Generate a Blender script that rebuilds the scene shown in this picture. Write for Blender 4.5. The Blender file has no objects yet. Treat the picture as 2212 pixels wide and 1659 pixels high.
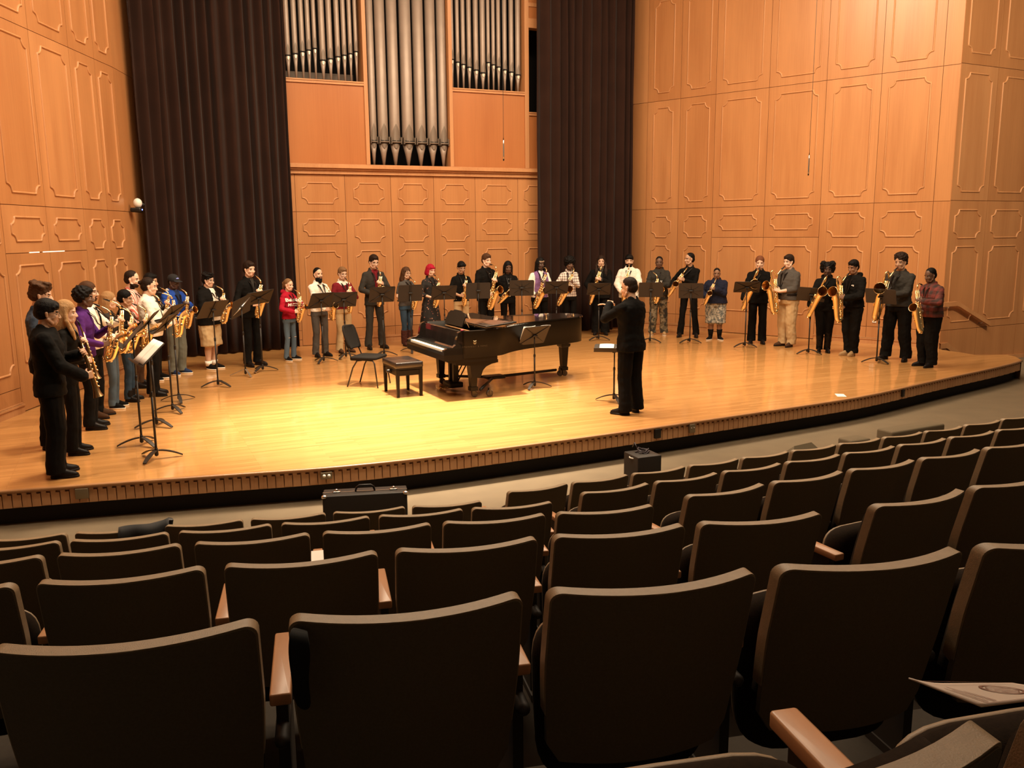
import bpy, math, random
import numpy as np
from mathutils import Vector, Matrix, noise
random.seed(7)
pi = math.pi
sc = bpy.context.scene
COL = sc.collection

# ------------------------------------------------------------------ camera
# world: metres, x along the back wall, y towards the back wall, z = 0 on the stage floor
F_PX, PITCH, ROLL, YAW, EYE = 1853.3, math.radians(10.031), math.radians(-0.511), math.radians(24.3), 2.35
cam_d = bpy.data.cameras.new('camera')
cam = bpy.data.objects.new('camera', cam_d); COL.objects.link(cam)
cam_d.sensor_fit = 'HORIZONTAL'; cam_d.sensor_width = 36.0
cam_d.lens = F_PX * 36.0 / 2212.0
cam_d.clip_start = 0.05; cam_d.clip_end = 200
_cp, _sp, _cr, _sr, _c, _s = math.cos(PITCH), math.sin(PITCH), math.cos(ROLL), math.sin(ROLL), math.cos(YAW), math.sin(YAW)
_M = Matrix(((_cr, -_sr, 0), (_sr, _cr, 0), (0, 0, 1))) @ Matrix(((1, 0, 0), (0, _cp, -_sp), (0, _sp, _cp)))
_L2W = Matrix(((_c, 0, _s), (-_s, 0, _c), (0, -1, 0)))       # level frame (right, down, forward) -> world
_R = _L2W @ _M.transposed()                                     # image axes (right, down, forward) -> world
_R3 = Matrix((( _R[0][0], -_R[0][1], -_R[0][2]), (_R[1][0], -_R[1][1], -_R[1][2]), (_R[2][0], -_R[2][1], -_R[2][2])))
cam.matrix_world = Matrix.Translation((0, 0, EYE)) @ _R3.to_4x4()
sc.camera = cam

def at(x, y, z=0.0):
    """point of the horizontal plane z seen at photo pixel x, y"""
    v = _R @ Vector((x - 1106, y - 829.5, F_PX)); t = (z - EYE) / v.z
    return Vector((v.x * t, v.y * t, z))
def pix(p):
    v = _R.transposed() @ (Vector(p) - Vector((0, 0, EYE)))
    return 1106 + F_PX * v.x / v.z, 829.5 + F_PX * v.y / v.z
def zat(py, X, Y):
    lo, hi = -2.0, 12.0
    for _ in range(40):
        m = (lo + hi) / 2
        if pix((X, Y, m))[1] > py: lo = m
        else: hi = m
    return lo

# ------------------------------------------------------------------ world, lights, exposure
w = bpy.data.worlds.new('world'); sc.world = w; w.use_nodes = True
w.node_tree.nodes['Background'].inputs[0].default_value = (1.0, 0.74, 0.48, 1)
w.node_tree.nodes['Background'].inputs[1].default_value = 0.075
sc.view_settings.view_transform = 'Standard'; sc.view_settings.look = 'None'
sc.view_settings.gamma = 1.0; sc.view_settings.use_curve_mapping = False
sc.view_settings.exposure = 0.0
WARM = (1.0, 0.80, 0.56)
def area(loc, sx, sy, e, target=None, col=WARM, spread=180):
    l = bpy.data.lights.new('overhead_light', 'AREA'); l.shape = 'RECTANGLE'; l.size = sx; l.size_y = sy
    l.energy = e; l.color = col; l.spread = math.radians(spread)
    o = bpy.data.objects.new('overhead_light', l); COL.objects.link(o); o.location = loc
    d = (Vector(target) if target else Vector((loc[0], loc[1], 0))) - Vector(loc)
    o.rotation_euler = d.to_track_quat('-Z', 'Y').to_euler()
    return o
def spot(loc, target, e, ang, blend=0.6, size=0.12, col=WARM):
    l = bpy.data.lights.new('overhead_spot', 'SPOT'); l.energy = e; l.color = col
    l.spot_size = math.radians(ang); l.spot_blend = blend; l.shadow_soft_size = size
    o = bpy.data.objects.new('overhead_spot', l); COL.objects.link(o); o.location = loc
    o.rotation_euler = (Vector(target) - Vector(loc)).to_track_quat('-Z', 'Y').to_euler()
    return o
area((3.2, 12.0, 9.4), 3.0, 2.0, 640, (3.4, 14.0, 0))
area((7.2, 12.2, 9.4), 3.0, 2.0, 560, (7.2, 14.5, 0))
area((10.8, 11.2, 9.4), 2.5, 2.0, 300, (12.0, 13.5, 0))
area((0.6, 9.6, 9.0), 2.0, 2.0, 300, (-1.0, 12.0, 0.5))
spot((3.6, 11.2, 9.3), (3.4, 10.7, 0), 19000, 42, 1.0, 0.25)
spot((8.4, 11.6, 9.3), (8.6, 11.6, 0), 3200, 46, 1.0, 0.25)  # added downlight that lifts the right half of the stage floor
spot((0.8, 10.6, 9.0), (0.6, 10.0, 0), 1400, 46, 1.0, 0.25)
spot((6.0, 12.6, 9.3), (5.8, 11.8, 0), 900, 55, 1.0, 0.2)
spot((1.5, 7.5, 8.5), (4.5, 16.5, 0.8), 1100, 60, 0.8, 0.15)
spot((9.0, 7.0, 8.5), (10.5, 15.5, 0.8), 800, 62, 0.8, 0.15)
spot((6.0, 6.0, 8.5), (0.0, 12.5, 0.8), 1100, 60, 0.8, 0.15)
spot((12.0, 3.5, 8.0), (16.4, 12.0, 4.0), 3200, 58, 0.9, 0.3)  # added spot over the house, only there to brighten the side wall
area((3.5, 6.0, 9.0), 7.0, 2.0, 225, (3.5, 6.2, 0), WARM, 130)  # added house fill above the seats, not part of the stage rig
area((9.5, 6.5, 9.0), 4.0, 2.5, 340, (12.0, 8.5, 0))  # added fill for the right of the house and side wall

# ------------------------------------------------------------------ materials
MATS = {}
def _m(name):
    m = bpy.data.materials.new(name); m.use_nodes = True
    return m, m.node_tree, m.node_tree.nodes['Principled BSDF']
def mat(name, col, rough=0.6, metal=0.0, coat=0.0, sheen=0.0, emit=0.0, noise_amt=0.0, noise_scale=20.0, bump=0.0, bump_scale=200.0, spec=0.5):
    if name in MATS: return MATS[name]
    m, t, b = _m(name)
    b.inputs['Base Color'].default_value = (*col, 1); b.inputs['Roughness'].default_value = rough
    b.inputs['Metallic'].default_value = metal; b.inputs['Coat Weight'].default_value = coat
    b.inputs['Sheen Weight'].default_value = sheen; b.inputs['Specular IOR Level'].default_value = spec
    if emit: b.inputs['Emission Color'].default_value = (*col, 1); b.inputs['Emission Strength'].default_value = emit
    tc = None
    if noise_amt:
        tc = t.nodes.new('ShaderNodeTexCoord'); n = t.nodes.new('ShaderNodeTexNoise'); n.inputs['Scale'].default_value = noise_scale
        n.inputs['Detail'].default_value = 4
        r = t.nodes.new('ShaderNodeValToRGB')
        lo = [max(0, c * (1 - noise_amt)) for c in col]; hi = [min(1, c * (1 + noise_amt)) for c in col]
        r.color_ramp.elements[0].position = 0.3; r.color_ramp.elements[0].color = (*lo, 1)
        r.color_ramp.elements[1].position = 0.7; r.color_ramp.elements[1].color = (*hi, 1)
        t.links.new(tc.outputs['Object'], n.inputs['Vector']); t.links.new(n.outputs['Fac'], r.inputs['Fac']); t.links.new(r.outputs['Color'], b.inputs['Base Color'])
    if bump:
        tc = tc or t.nodes.new('ShaderNodeTexCoord'); n = t.nodes.new('ShaderNodeTexNoise'); n.inputs['Scale'].default_value = bump_scale
        bp = t.nodes.new('ShaderNodeBump'); bp.inputs['Strength'].default_value = bump; bp.inputs['Distance'].default_value = 0.01
        t.links.new(tc.outputs['Object'], n.inputs['Vector']); t.links.new(n.outputs['Fac'], bp.inputs['Height']); t.links.new(bp.outputs['Normal'], b.inputs['Normal'])
    MATS[name] = m
    return m
def ramp(t, stops):
    r = t.nodes.new('ShaderNodeValToRGB'); e = r.color_ramp.elements
    while len(e) < len(stops): e.new(0.5)
    for q, (p, c) in zip(e, stops): q.position = p; q.color = (*c, 1)
    return r
def wood(name, col, rough=0.32, scale=(3.0, 3.0, 0.35), amt=0.16, coat=0.25):
    """veneer: grain runs along object z"""
    if name in MATS: return MATS[name]
    m, t, b = _m(name)
    tc = t.nodes.new('ShaderNodeTexCoord'); mp = t.nodes.new('ShaderNodeMapping'); mp.inputs['Scale'].default_value = scale
    n1 = t.nodes.new('ShaderNodeTexNoise'); n1.inputs['Scale'].default_value = 1.1; n1.inputs['Detail'].default_value = 5
    mp2 = t.nodes.new('ShaderNodeMapping'); mp2.inputs['Scale'].default_value = (scale[0] * 16, scale[1] * 16, scale[2] * 3)
    n2 = t.nodes.new('ShaderNodeTexNoise'); n2.inputs['Scale'].default_value = 1.0; n2.inputs['Detail'].default_value = 6
    mx = t.nodes.new('ShaderNodeMix'); mx.data_type = 'FLOAT'; mx.inputs[0].default_value = 0.35
    lo = [c * (1 - amt * (1.0, 1.5, 1.8)[i]) for i, c in enumerate(col)]; hi = [min(1, c * (1 + amt * 0.8)) for c in col]
    r = ramp(t, ((0.3, lo), (0.52, col), (0.72, hi)))
    t.links.new(tc.outputs['Object'], mp.inputs['Vector']); t.links.new(mp.outputs['Vector'], n1.inputs['Vector'])
    t.links.new(tc.outputs['Object'], mp2.inputs['Vector']); t.links.new(mp2.outputs['Vector'], n2.inputs['Vector'])
    t.links.new(n1.outputs['Fac'], mx.inputs[2]); t.links.new(n2.outputs['Fac'], mx.inputs[3]); t.links.new(mx.outputs[0], r.inputs['Fac'])
    t.links.new(r.outputs['Color'], b.inputs['Base Color'])
    b.inputs['Roughness'].default_value = rough; b.inputs['Coat Weight'].default_value = coat; b.inputs['Coat Roughness'].default_value = 0.25
    MATS[name] = m
    return m
def stage_floor_mat():
    m, t, b = _m('maple_stage_boards')
    tc = t.nodes.new('ShaderNodeTexCoord')
    br = t.nodes.new('ShaderNodeTexBrick'); br.offset = 0.37; br.offset_frequency = 3; br.squash = 1.0
    br.inputs['Scale'].default_value = 1.0; br.inputs['Brick Width'].default_value = 1.15; br.inputs['Row Height'].default_value = 0.058
    br.inputs['Mortar Size'].default_value = 0.0012; br.inputs['Bias'].default_value = 0.0
    br.inputs['Color1'].default_value = (0.54, 0.262, 0.080, 1); br.inputs['Color2'].default_value = (0.67, 0.345, 0.118, 1)
    br.inputs['Mortar'].default_value = (0.36, 0.18, 0.05, 1)
    mp = t.nodes.new('ShaderNodeMapping'); mp.inputs['Scale'].default_value = (1.6, 34, 1)
    n = t.nodes.new('ShaderNodeTexNoise'); n.inputs['Scale'].default_value = 1.5; n.inputs['Detail'].default_value = 6
    r = ramp(t, ((0.28, (0.72, 0.66, 0.6)), (0.6, (1, 1, 1))))
    mx = t.nodes.new('ShaderNodeMix'); mx.data_type = 'RGBA'; mx.blend_type = 'MULTIPLY'; mx.inputs[0].default_value = 0.75
    t.links.new(tc.outputs['Object'], br.inputs['Vector']); t.links.new(tc.outputs['Object'], mp.inputs['Vector']); t.links.new(mp.outputs['Vector'], n.inputs['Vector'])
    t.links.new(n.outputs['Fac'], r.inputs['Fac']); t.links.new(br.outputs['Color'], mx.inputs[6]); t.links.new(r.outputs['Color'], mx.inputs[7])
    t.links.new(mx.outputs[2], b.inputs['Base Color'])
    b.inputs['Roughness'].default_value = 0.38; b.inputs['Coat Weight'].default_value = 0.85; b.inputs['Coat Roughness'].default_value = 0.09
    n3 = t.nodes.new('ShaderNodeTexNoise'); n3.inputs['Scale'].default_value = 2.2; bp = t.nodes.new('ShaderNodeBump'); bp.inputs['Strength'].default_value = 0.06; bp.inputs['Distance'].default_value = 0.02
    t.links.new(tc.outputs['Object'], n3.inputs['Vector']); t.links.new(n3.outputs['Fac'], bp.inputs['Height']); t.links.new(bp.outputs['Normal'], b.inputs['Coat Normal'])
    return m
def pattern(name, kind, cols, scale=1.0, rough=0.85):
    """woven or printed cloth patterns in object space"""
    if name in MATS: return MATS[name]
    m, t, b = _m(name); b.inputs['Roughness'].default_value = rough
    tc = t.nodes.new('ShaderNodeTexCoord')
    if kind == 'stripe':
        wv = t.nodes.new('ShaderNodeTexWave'); wv.bands_direction = 'X'; wv.inputs['Scale'].default_value = scale
        r = ramp(t, ((0.35, cols[0]), (0.6, cols[1]))); t.links.new(tc.outputs['Object'], wv.inputs['Vector']); t.links.new(wv.outputs['Fac'], r.inputs['Fac']); t.links.new(r.outputs['Color'], b.inputs['Base Color'])
    elif kind == 'plaid':
        last = None
        for d, f in (('X', 1.0), ('Z', 0.8)):
            wv = t.nodes.new('ShaderNodeTexWave'); wv.bands_direction = d; wv.inputs['Scale'].default_value = scale * f
            r = ramp(t, ((0.42, cols[0]), (0.58, cols[1]))); t.links.new(tc.outputs['Object'], wv.inputs['Vector']); t.links.new(wv.outputs['Fac'], r.inputs['Fac'])
            if last is None: last = r.outputs['Color']
            else:
                mx = t.nodes.new('ShaderNodeMix'); mx.data_type = 'RGBA'; mx.inputs[0].default_value = 0.5
                t.links.new(last, mx.inputs[6]); t.links.new(r.outputs['Color'], mx.inputs[7]); last = mx.outputs[2]
        t.links.new(last, b.inputs['Base Color'])
    else:                                       # blotches: flowers, camouflage, faded denim
        v = t.nodes.new('ShaderNodeTexVoronoi' if kind == 'floral' else 'ShaderNodeTexNoise'); v.inputs['Scale'].default_value = scale
        o = v.outputs['Distance'] if kind == 'floral' else v.outputs['Fac']
        st = [(i / len(cols) * (0.30 if kind == 'floral' else 0.4) + (0.05 if kind == 'floral' else 0.32), c) for i, c in enumerate(cols)]
        r = ramp(t, st); r.color_ramp.interpolation = 'CONSTANT' if kind != 'fade' else 'LINEAR'
        t.links.new(tc.outputs['Object'], v.inputs['Vector']); t.links.new(o, r.inputs['Fac']); t.links.new(r.outputs['Color'], b.inputs['Base Color'])
    MATS[name] = m
    return m
W_OR = (0.475, 0.212, 0.080)
WOODS = [wood('oak_veneer_a', W_OR), wood('oak_veneer_b', (0.45, 0.196, 0.072), scale=(2.3, 2.3, 0.3)), wood('oak_veneer_c', (0.50, 0.228, 0.089), scale=(3.6, 3.6, 0.3))]
M_MOULD = wood('oak_moulding', (0.52, 0.245, 0.098), rough=0.5, coat=0.0)
M_GROOVE = mat('panel_gap', (0.16, 0.055, 0.02), 0.8)
M_ORGAN = wood('organ_case_veneer', (0.43, 0.158, 0.050), scale=(2.0, 2.0, 0.25), amt=0.12)
M_STAGE = stage_floor_mat()
M_NOSE = wood('stage_nosing_oak', (0.40, 0.20, 0.085), scale=(0.4, 3, 3))
M_SLAT = wood('stage_slat_oak', (0.56, 0.30, 0.145), rough=0.5, coat=0.0)
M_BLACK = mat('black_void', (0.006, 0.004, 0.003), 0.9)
M_STEP = mat('dark_step_carpet', (0.035, 0.026, 0.017), 0.95, noise_amt=0.1, noise_scale=30)
M_KICK = mat('black_kick_board', (0.012, 0.008, 0.006), 0.8)
M_HALL = mat('beige_hall_floor', (0.155, 0.113, 0.066), 0.8, noise_amt=0.08, noise_scale=3, bump=0.1)
M_CURT = mat('dark_brown_velvet', (0.025, 0.0108, 0.0072), 0.95, sheen=0.05, noise_amt=0.12, noise_scale=2, spec=0.1)
M_PIPE = mat('dull_tin_pipe', (0.33, 0.255, 0.205), 0.5, 0.3, noise_amt=0.06, noise_scale=3)
M_PIPED = mat('dull_tin_lip', (0.20, 0.155, 0.12), 0.5, 0.3)
M_PIPEB = mat('highlit_tin_lip', (0.86, 0.79, 0.66), 0.35, 0.4)  # highlight on the lower lips put into the colour
M_BLK = mat('satin_black_metal', (0.014, 0.012, 0.011), 0.42, 0.3)
M_STAND = mat('black_stand_enamel', (0.028, 0.021, 0.016), 0.5, 0.15, bump=0.05)
M_STANDR = mat('stand_rib_enamel', (0.012, 0.009, 0.007), 0.5, 0.15)
M_STEEL = mat('worn_steel', (0.55, 0.52, 0.47), 0.3, 0.9)
M_PIANO = mat('black_piano_lacquer', (0.008, 0.006, 0.005), 0.12, 0.0, coat=1.0)
M_PIANOS = mat('satin_black_lacquer', (0.009, 0.0065, 0.0045), 0.4, 0.0, spec=0.2)
M_RIM = mat('black_rim_lacquer', (0.007, 0.0055, 0.004), 0.5, 0.0, spec=0.09)
M_IVORY = mat('ivory_white_key', (0.80, 0.74, 0.60), 0.3)
M_EBONY = mat('ebony_key', (0.01, 0.01, 0.01), 0.3)
M_PLATE = mat('gold_iron_plate', (0.42, 0.22, 0.09), 0.35, 0.6)
M_FELT = mat('red_felt', (0.55, 0.03, 0.05), 0.9)
M_LOGO = mat('faded_gold_lettering', (0.065, 0.052, 0.034), 0.5, 0.3)
M_BRASS = mat('lacquered_brass', (1.0, 0.74, 0.36), 0.22, 0.92)
M_BRASSD = mat('bell_inside_brass', (0.55, 0.30, 0.09), 0.3, 1.0)
M_KEY = mat('pale_brass_keys', (0.98, 0.78, 0.45), 0.16, 1.0)
M_PEARL = mat('pearl_touch', (0.95, 0.92, 0.85), 0.25)
M_EBON = mat('black_ebonite', (0.012, 0.010, 0.010), 0.25)
M_DARKBR = mat('aged_brass', (0.34, 0.20, 0.09), 0.3, 0.9)
M_TAN = mat('taupe_moulded_shell', (0.28, 0.20, 0.12), 0.5, noise_amt=0.08, noise_scale=60, bump=0.12, bump_scale=400)
M_SBACK = mat('dark_brown_seat_back', (0.135, 0.100, 0.056), 0.85, noise_amt=0.08, noise_scale=160, bump=0.15, bump_scale=500)
M_CUSH = mat('dark_brown_upholstery', (0.018, 0.011, 0.0065), 0.95, spec=0.1, noise_amt=0.2, noise_scale=120, bump=0.2, bump_scale=600)
M_ARM = wood('maple_armrest', (0.50, 0.25, 0.12), rough=0.4, scale=(8, 1, 8), amt=0.1)
M_SUP = mat('dark_seat_support', (0.03, 0.022, 0.016), 0.6)
M_PAPER = mat('white_paper', (0.86, 0.82, 0.75), 0.7)
M_INK = mat('brown_ink', (0.25, 0.12, 0.08), 0.8)
M_OUTLET = mat('steel_cover_plate', (0.24, 0.19, 0.12), 0.4, 0.5)
M_WHITE = mat('white_plastic', (0.8, 0.76, 0.68), 0.4)
M_CASE = mat('black_case_vinyl', (0.022, 0.017, 0.014), 0.55, bump=0.1, bump_scale=300)
M_CHROME = mat('chrome', (0.8, 0.78, 0.74), 0.15, 1.0)
M_EYEW = mat('eye_white', (0.75, 0.72, 0.68), 0.3)
M_EYED = mat('eye_iris', (0.03, 0.017, 0.01), 0.2)
M_CHAIR = mat('charcoal_upholstery', (0.0125, 0.0105, 0.009), 0.95, spec=0.1, bump=0.15, bump_scale=400)

# ------------------------------------------------------------------ mesh helpers
class MB:
    """collects shapes into one mesh"""
    def __init__(s): s.v = []; s.f = []; s.m = []; s.sm = []
    def add(s, vs, fs, mi=0, smooth=True):
        n = len(s.v); s.v += [tuple(v) for v in vs]; s.f += [tuple(i + n for i in f) for f in fs]
        s.m += [mi] * len(fs); s.sm += [smooth] * len(fs); return s
    def box(s, x0, x1, y0, y1, z0, z1, mi=0, M=None):
        vs = [Vector((x, y, z)) for x in (x0, x1) for y in (y0, y1) for z in (z0, z1)]
        if M is not None: vs = [M @ v for v in vs]
        return s.add(vs, [(0, 1, 3, 2), (4, 6, 7, 5), (0, 4, 5, 1), (2, 3, 7, 6), (0, 2, 6, 4), (1, 5, 7, 3)], mi, False)
    def rbox(s, x0, x1, y0, y1, z0, z1, r=0.01, mi=0, M=None):
        """box with rounded vertical corners and softened top/bottom edges"""
        pts = []
        for cx, cy, a0 in ((x1 - r, y1 - r, 0), (x0 + r, y1 - r, pi / 2), (x0 + r, y0 + r, pi), (x1 - r, y0 + r, 1.5 * pi)):
            for k in range(5):
                a = a0 + k * pi / 8; pts.append((cx, cy, math.cos(a), math.sin(a)))
        rr = min(r, (z1 - z0) * 0.45) * 0.7; rings = []
        for z, q in ((z0, r - rr), (z0 + rr * 0.3, r - rr * 0.3), (z0 + rr, r), (z1 - rr, r), (z1 - rr * 0.3, r - rr * 0.3), (z1, r - rr)):
            rings.append([Vector((cx + c * q, cy + sn * q, z)) for cx, cy, c, sn in pts])
        if M is not None: rings = [[M @ v for v in R] for R in rings]
        return s.loft(rings, mi, True)
    def loft(s, rings, mi=0, caps=True, closed=True, smooth=True):
        n = len(rings[0]); vs = [v for R in rings for v in R]; fs = []
        for i in range(len(rings) - 1):
            for j in range(n if closed else n - 1):
                a, b = i * n + j, i * n + (j + 1) % n
                fs.append((a, b, b + n, a + n))
        if caps: fs += [tuple(reversed(range(n))), tuple(range((len(rings) - 1) * n, len(rings) * n))]
        return s.add(vs, fs, mi, smooth)
    def tube(s, pts, rad, seg=8, mi=0, caps=True):
        pts = [Vector(p) for p in pts]; n = len(pts)
        if not hasattr(rad, '__len__'): rad = [rad] * n
        T = [((pts[min(i + 1, n - 1)] - pts[max(i - 1, 0)]).normalized() if (pts[min(i + 1, n - 1)] - pts[max(i - 1, 0)]).length > 1e-9 else Vector((0, 0, 1))) for i in range(n)]
        u = T[0].cross(Vector((0, 0, 1)))
        if u.length < 0.1: u = T[0].cross(Vector((1, 0, 0)))
        u.normalize(); rings = []
        for i in range(n):
            u = (u - T[i] * u.dot(T[i])).normalized(); v = T[i].cross(u)
            rings.append([pts[i] + (u * math.cos(2 * pi * k / seg) + v * math.sin(2 * pi * k / seg)) * rad[i] for k in range(seg)])
        return s.loft(rings, mi, caps)
    def cap(s, p0, p1, r0, r1, seg=12, mi=0, flat=1.0, up=None):
        """tapered capsule; flat < 1 squashes it along `up`"""
        p0, p1 = Vector(p0), Vector(p1); d = p1 - p0; L = d.length
        t = d / L if L > 1e-9 else Vector((0, 0, 1)); u = (Vector(up) if up is not None else (Vector((0, 0, 1)) if abs(t.z) < 0.9 else Vector((0, 1, 0))))
        u = (u - t * u.dot(t)).normalized(); v = t.cross(u); rings = []
        for c, r, a0, a1 in ((p0, r0, -80, 0), (p1, r1, 0, 80)):
            for k in range(4):
                a = math.radians(a0 + (a1 - a0) * k / 3); cc = c + t * math.sin(a) * r; q = math.cos(a) * r
                rings.append([cc + (u * math.sin(2 * pi * j / seg) * flat + v * math.cos(2 * pi * j / seg)) * q for j in range(seg)])
        return s.loft(rings, mi, True)
    def ell(s, c, r, M=None, seg=16, n=10, mi=0):
        rings = []
        for i in range(n + 1):
            a = -pi / 2 + (0.04 + 0.92 * i / n) * pi
            R = [Vector((r[0] * math.cos(a) * math.cos(2 * pi * j / seg), r[1] * math.cos(a) * math.sin(2 * pi * j / seg), r[2] * math.sin(a))) for j in range(seg)]
            if M is not None: R = [M @ q for q in R]
            rings.append([Vector(c) + q for q in R])
        return s.loft(rings, mi, True)
    def torus(s, c, R, r, ax='y', seg=14, mi=0, sx=1.0):
        pts = []
        for k in range(seg + 1):
            a = 2 * pi * k / seg; p = (math.cos(a) * R * sx, math.sin(a) * R)
            pts.append({'y': (c[0] + p[0], c[1], c[2] + p[1]), 'x': (c[0], c[1] + p[0], c[2] + p[1]), 'z': (c[0] + p[0], c[1] + p[1], c[2])}[ax])
        return s.tube(pts, r, 5, mi, False)
    def prism(s, poly, z0, z1, mi=0, mtop=None):
        n = len(poly); vs = [(x, y, z0) for x, y in poly] + [(x, y, z1) for x, y in poly]
        s.add(vs, [(i, (i + 1) % n, n + (i + 1) % n, n + i) for i in range(n)] + [tuple(reversed(range(n)))], mi, False)
        return s.add([(x, y, z1) for x, y in poly], [tuple(range(n))], mi if mtop is None else mtop, False)
    def mesh(s, name, mats):
        me = bpy.data.meshes.new(name); me.from_pydata(s.v, [], s.f)
        for m in (mats if isinstance(mats, (list, tuple)) else [mats]): me.materials.append(m)
        me.polygons.foreach_set('material_index', s.m); me.polygons.foreach_set('use_smooth', s.sm)
        me.update(); return me
    def build(s, name, mats, parent=None, loc=None):
        o = bpy.data.objects.new(name, s.mesh(name, mats)); COL.objects.link(o)
        if parent is not None: o.parent = parent
        if loc is not None: o.location = loc
        return o
def link(me, name, parent=None):
    o = bpy.data.objects.new(name, me); COL.objects.link(o)
    if parent is not None: o.parent = parent
    return o
def tag(o, label=None, cat=None, group=None, kind=None):
    if label: o['label'] = label
    if cat: o['category'] = cat
    if group: o['group'] = group
    if kind: o['kind'] = kind
    return o
def empty(name, loc, rz=0.0, label=None, cat=None, group=None):
    o = bpy.data.objects.new(name, None); COL.objects.link(o); o.location = loc; o.rotation_euler = (0, 0, rz)
    o.empty_display_size = 0.1
    return tag(o, label, cat, group)
def kids(o): return [c for c in bpy.data.objects if c.parent == o]
def copy_tree(o, parent=None):
    c = o.copy(); COL.objects.link(c); c.parent = parent
    for ch in list(o.children): copy_tree(ch, c)
    return c
def voxel(mb, size, smooth=2):
    """one continuous skin over the overlapping shapes of mb -> (verts, faces)"""
    o = bpy.data.objects.new('tmp', mb.mesh('tmp', [])); COL.objects.link(o)
    r = o.modifiers.new('r', 'REMESH'); r.mode = 'VOXEL'; r.voxel_size = size
    if smooth: sm = o.modifiers.new('s', 'SMOOTH'); sm.factor = 0.5; sm.iterations = smooth
    dg = bpy.context.evaluated_depsgraph_get(); e = o.evaluated_get(dg); me = e.to_mesh()
    n = len(me.vertices); co = np.empty(n * 3, dtype=np.float32); me.vertices.foreach_get('co', co)
    fs = np.array([tuple(p.vertices) if len(p.vertices) == 4 else tuple(p.vertices) + (p.vertices[-1],) for p in me.polygons], dtype=np.int32)
    e.to_mesh_clear(); old = o.data; bpy.data.objects.remove(o); bpy.data.meshes.remove(old)
    return co.reshape(-1, 3), fs
def fill(name, V, Fq, mats, mi=None, smooth=True):
    """mesh from arrays, dropping unused vertices"""
    used = np.unique(Fq); idx = np.full(len(V), -1, dtype=np.int32); idx[used] = np.arange(len(used))
    me = bpy.data.meshes.new(name); G = idx[Fq]; tri = G[:, 2] == G[:, 3]
    me.from_pydata(V[used].tolist(), [], [tuple(int(i) for i in (f[:3] if t else f)) for f, t in zip(G.tolist(), tri)])
    for m in (mats if isinstance(mats, (list, tuple)) else [mats]): me.materials.append(m)
    if mi is not None: me.polygons.foreach_set('material_index', mi.astype(np.int32))
    me.polygons.foreach_set('use_smooth', [smooth] * len(Fq)); me.update()
    return me
def crease(V, amp, scale, seed=0.0, stretch=(1, 1, 1)):
    """cloth folds: push vertices in and out by noise, away from the vertical axis of the part"""
    out = V.copy()
    for i, p in enumerate(V):
        q = Vector((p[0] * scale * stretch[0] + seed, p[1] * scale * stretch[1], p[2] * scale * stretch[2]))
        d = noise.noise_vector(q); out[i] += np.array((d.x, d.y, d.z * 0.5)) * amp
    return out
# ================================================================== the hall
def wall_frame(p0, hd, side):
    """frame of a wall: local x along the wall, local y into the room (side = +1 if the room is to the right of the heading), z up"""
    d = Vector((math.sin(math.radians(hd)), math.cos(math.radians(hd)), 0)); n = Vector((d.y, -d.x, 0)) * side
    return Matrix(((d.x, n.x, 0, p0[0]), (d.y, n.y, 0, p0[1]), (0, 0, 1, 0), (0, 0, 0, 1)))
def moulding(x0, x1, z0, z1, c=0.115, r=0.016):
    """closed picture-frame moulding whose corners are scooped inwards"""
    mb = MB(); c = min(c, (z1 - z0) * 0.3, (x1 - x0) * 0.27); pts = []; e = 0.02
    for cx, cz, a0, s in ((x1, z1, 270, 0), (x0, z1, 360, 0), (x0, z0, 90, 0), (x1, z0, 180, 0)):
        q = [(cx + math.cos(math.radians(a0 - 90 * k / 6)) * c, cz + math.sin(math.radians(a0 - 90 * k / 6)) * c) for k in range(7)]
        if (cx, cz) == (x1, z1): q = [(x1, z1 - c - e)] + q + [(x1 - c - e, z1)]
        elif (cx, cz) == (x0, z1): q = [(x0 + c + e, z1)] + q + [(x0, z1 - c - e)]
        elif (cx, cz) == (x0, z0): q = [(x0, z0 + c + e)] + q + [(x0 + c + e, z0)]
        else: q = [(x1 - c - e, z0)] + q + [(x1, z0 + c + e)]
        pts += q
    n = len(pts); rings = []
    P = [Vector((a, b)) for a, b in pts]
    for i in range(n):
        t = (P[(i + 1) % n] - P[i - 1]).normalized(); nn = Vector((t.y, -t.x)); R = []
        for k in range(6):
            a = pi * k / 5; R.append(Vector((P[i].x + nn.x * math.cos(a) * r, math.sin(a) * r * 1.15 - 0.001, P[i].y + nn.y * math.cos(a) * r)))
        rings.append(R)
    rings.append(rings[0]); mb.loft(rings, 0, False, False); return mb
def panel_wall(name, p0, hd, side, sx, sz, cols, rows, skip=(), doors=()):
    F = wall_frame(p0, hd, side); mb = MB(); g = 0.0045; rnd = random.Random(name)
    mb.box(sx[0], sx[-1], -0.16, -0.012, sz[0], sz[-1], 3)
    for i in range(len(sx) - 1):
        for j in range(len(sz) - 1):
            if (i, j) in skip: continue
            z0, z1 = sz[j], sz[j + 1]
            for dcols, ztop in doors:                # a door leaf reaches from the floor to ztop without seams
                if i in dcols and z0 < ztop < z1: mb.box(sx[i] + g, sx[i + 1] - g, -0.05, 0, 0.012, ztop - g, rnd.randrange(3)); z0 = ztop
                elif i in dcols and z1 <= ztop: z1 = z0
            if z1 > z0: mb.box(sx[i] + g, sx[i + 1] - g, -0.05, 0, z0 + g, z1 - g, rnd.randrange(3))
    o = mb.build(name, WOODS + [M_GROOVE]); o.matrix_world = F; tag(o, kind='structure')
    for ci, (x0, x1) in enumerate(cols):
        for ri, (z0, z1, only) in enumerate(rows):
            if only is None or ci in only: moulding(x0, x1, z0, z1).build('panel_moulding', M_MOULD, o)
    return o, F
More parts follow.
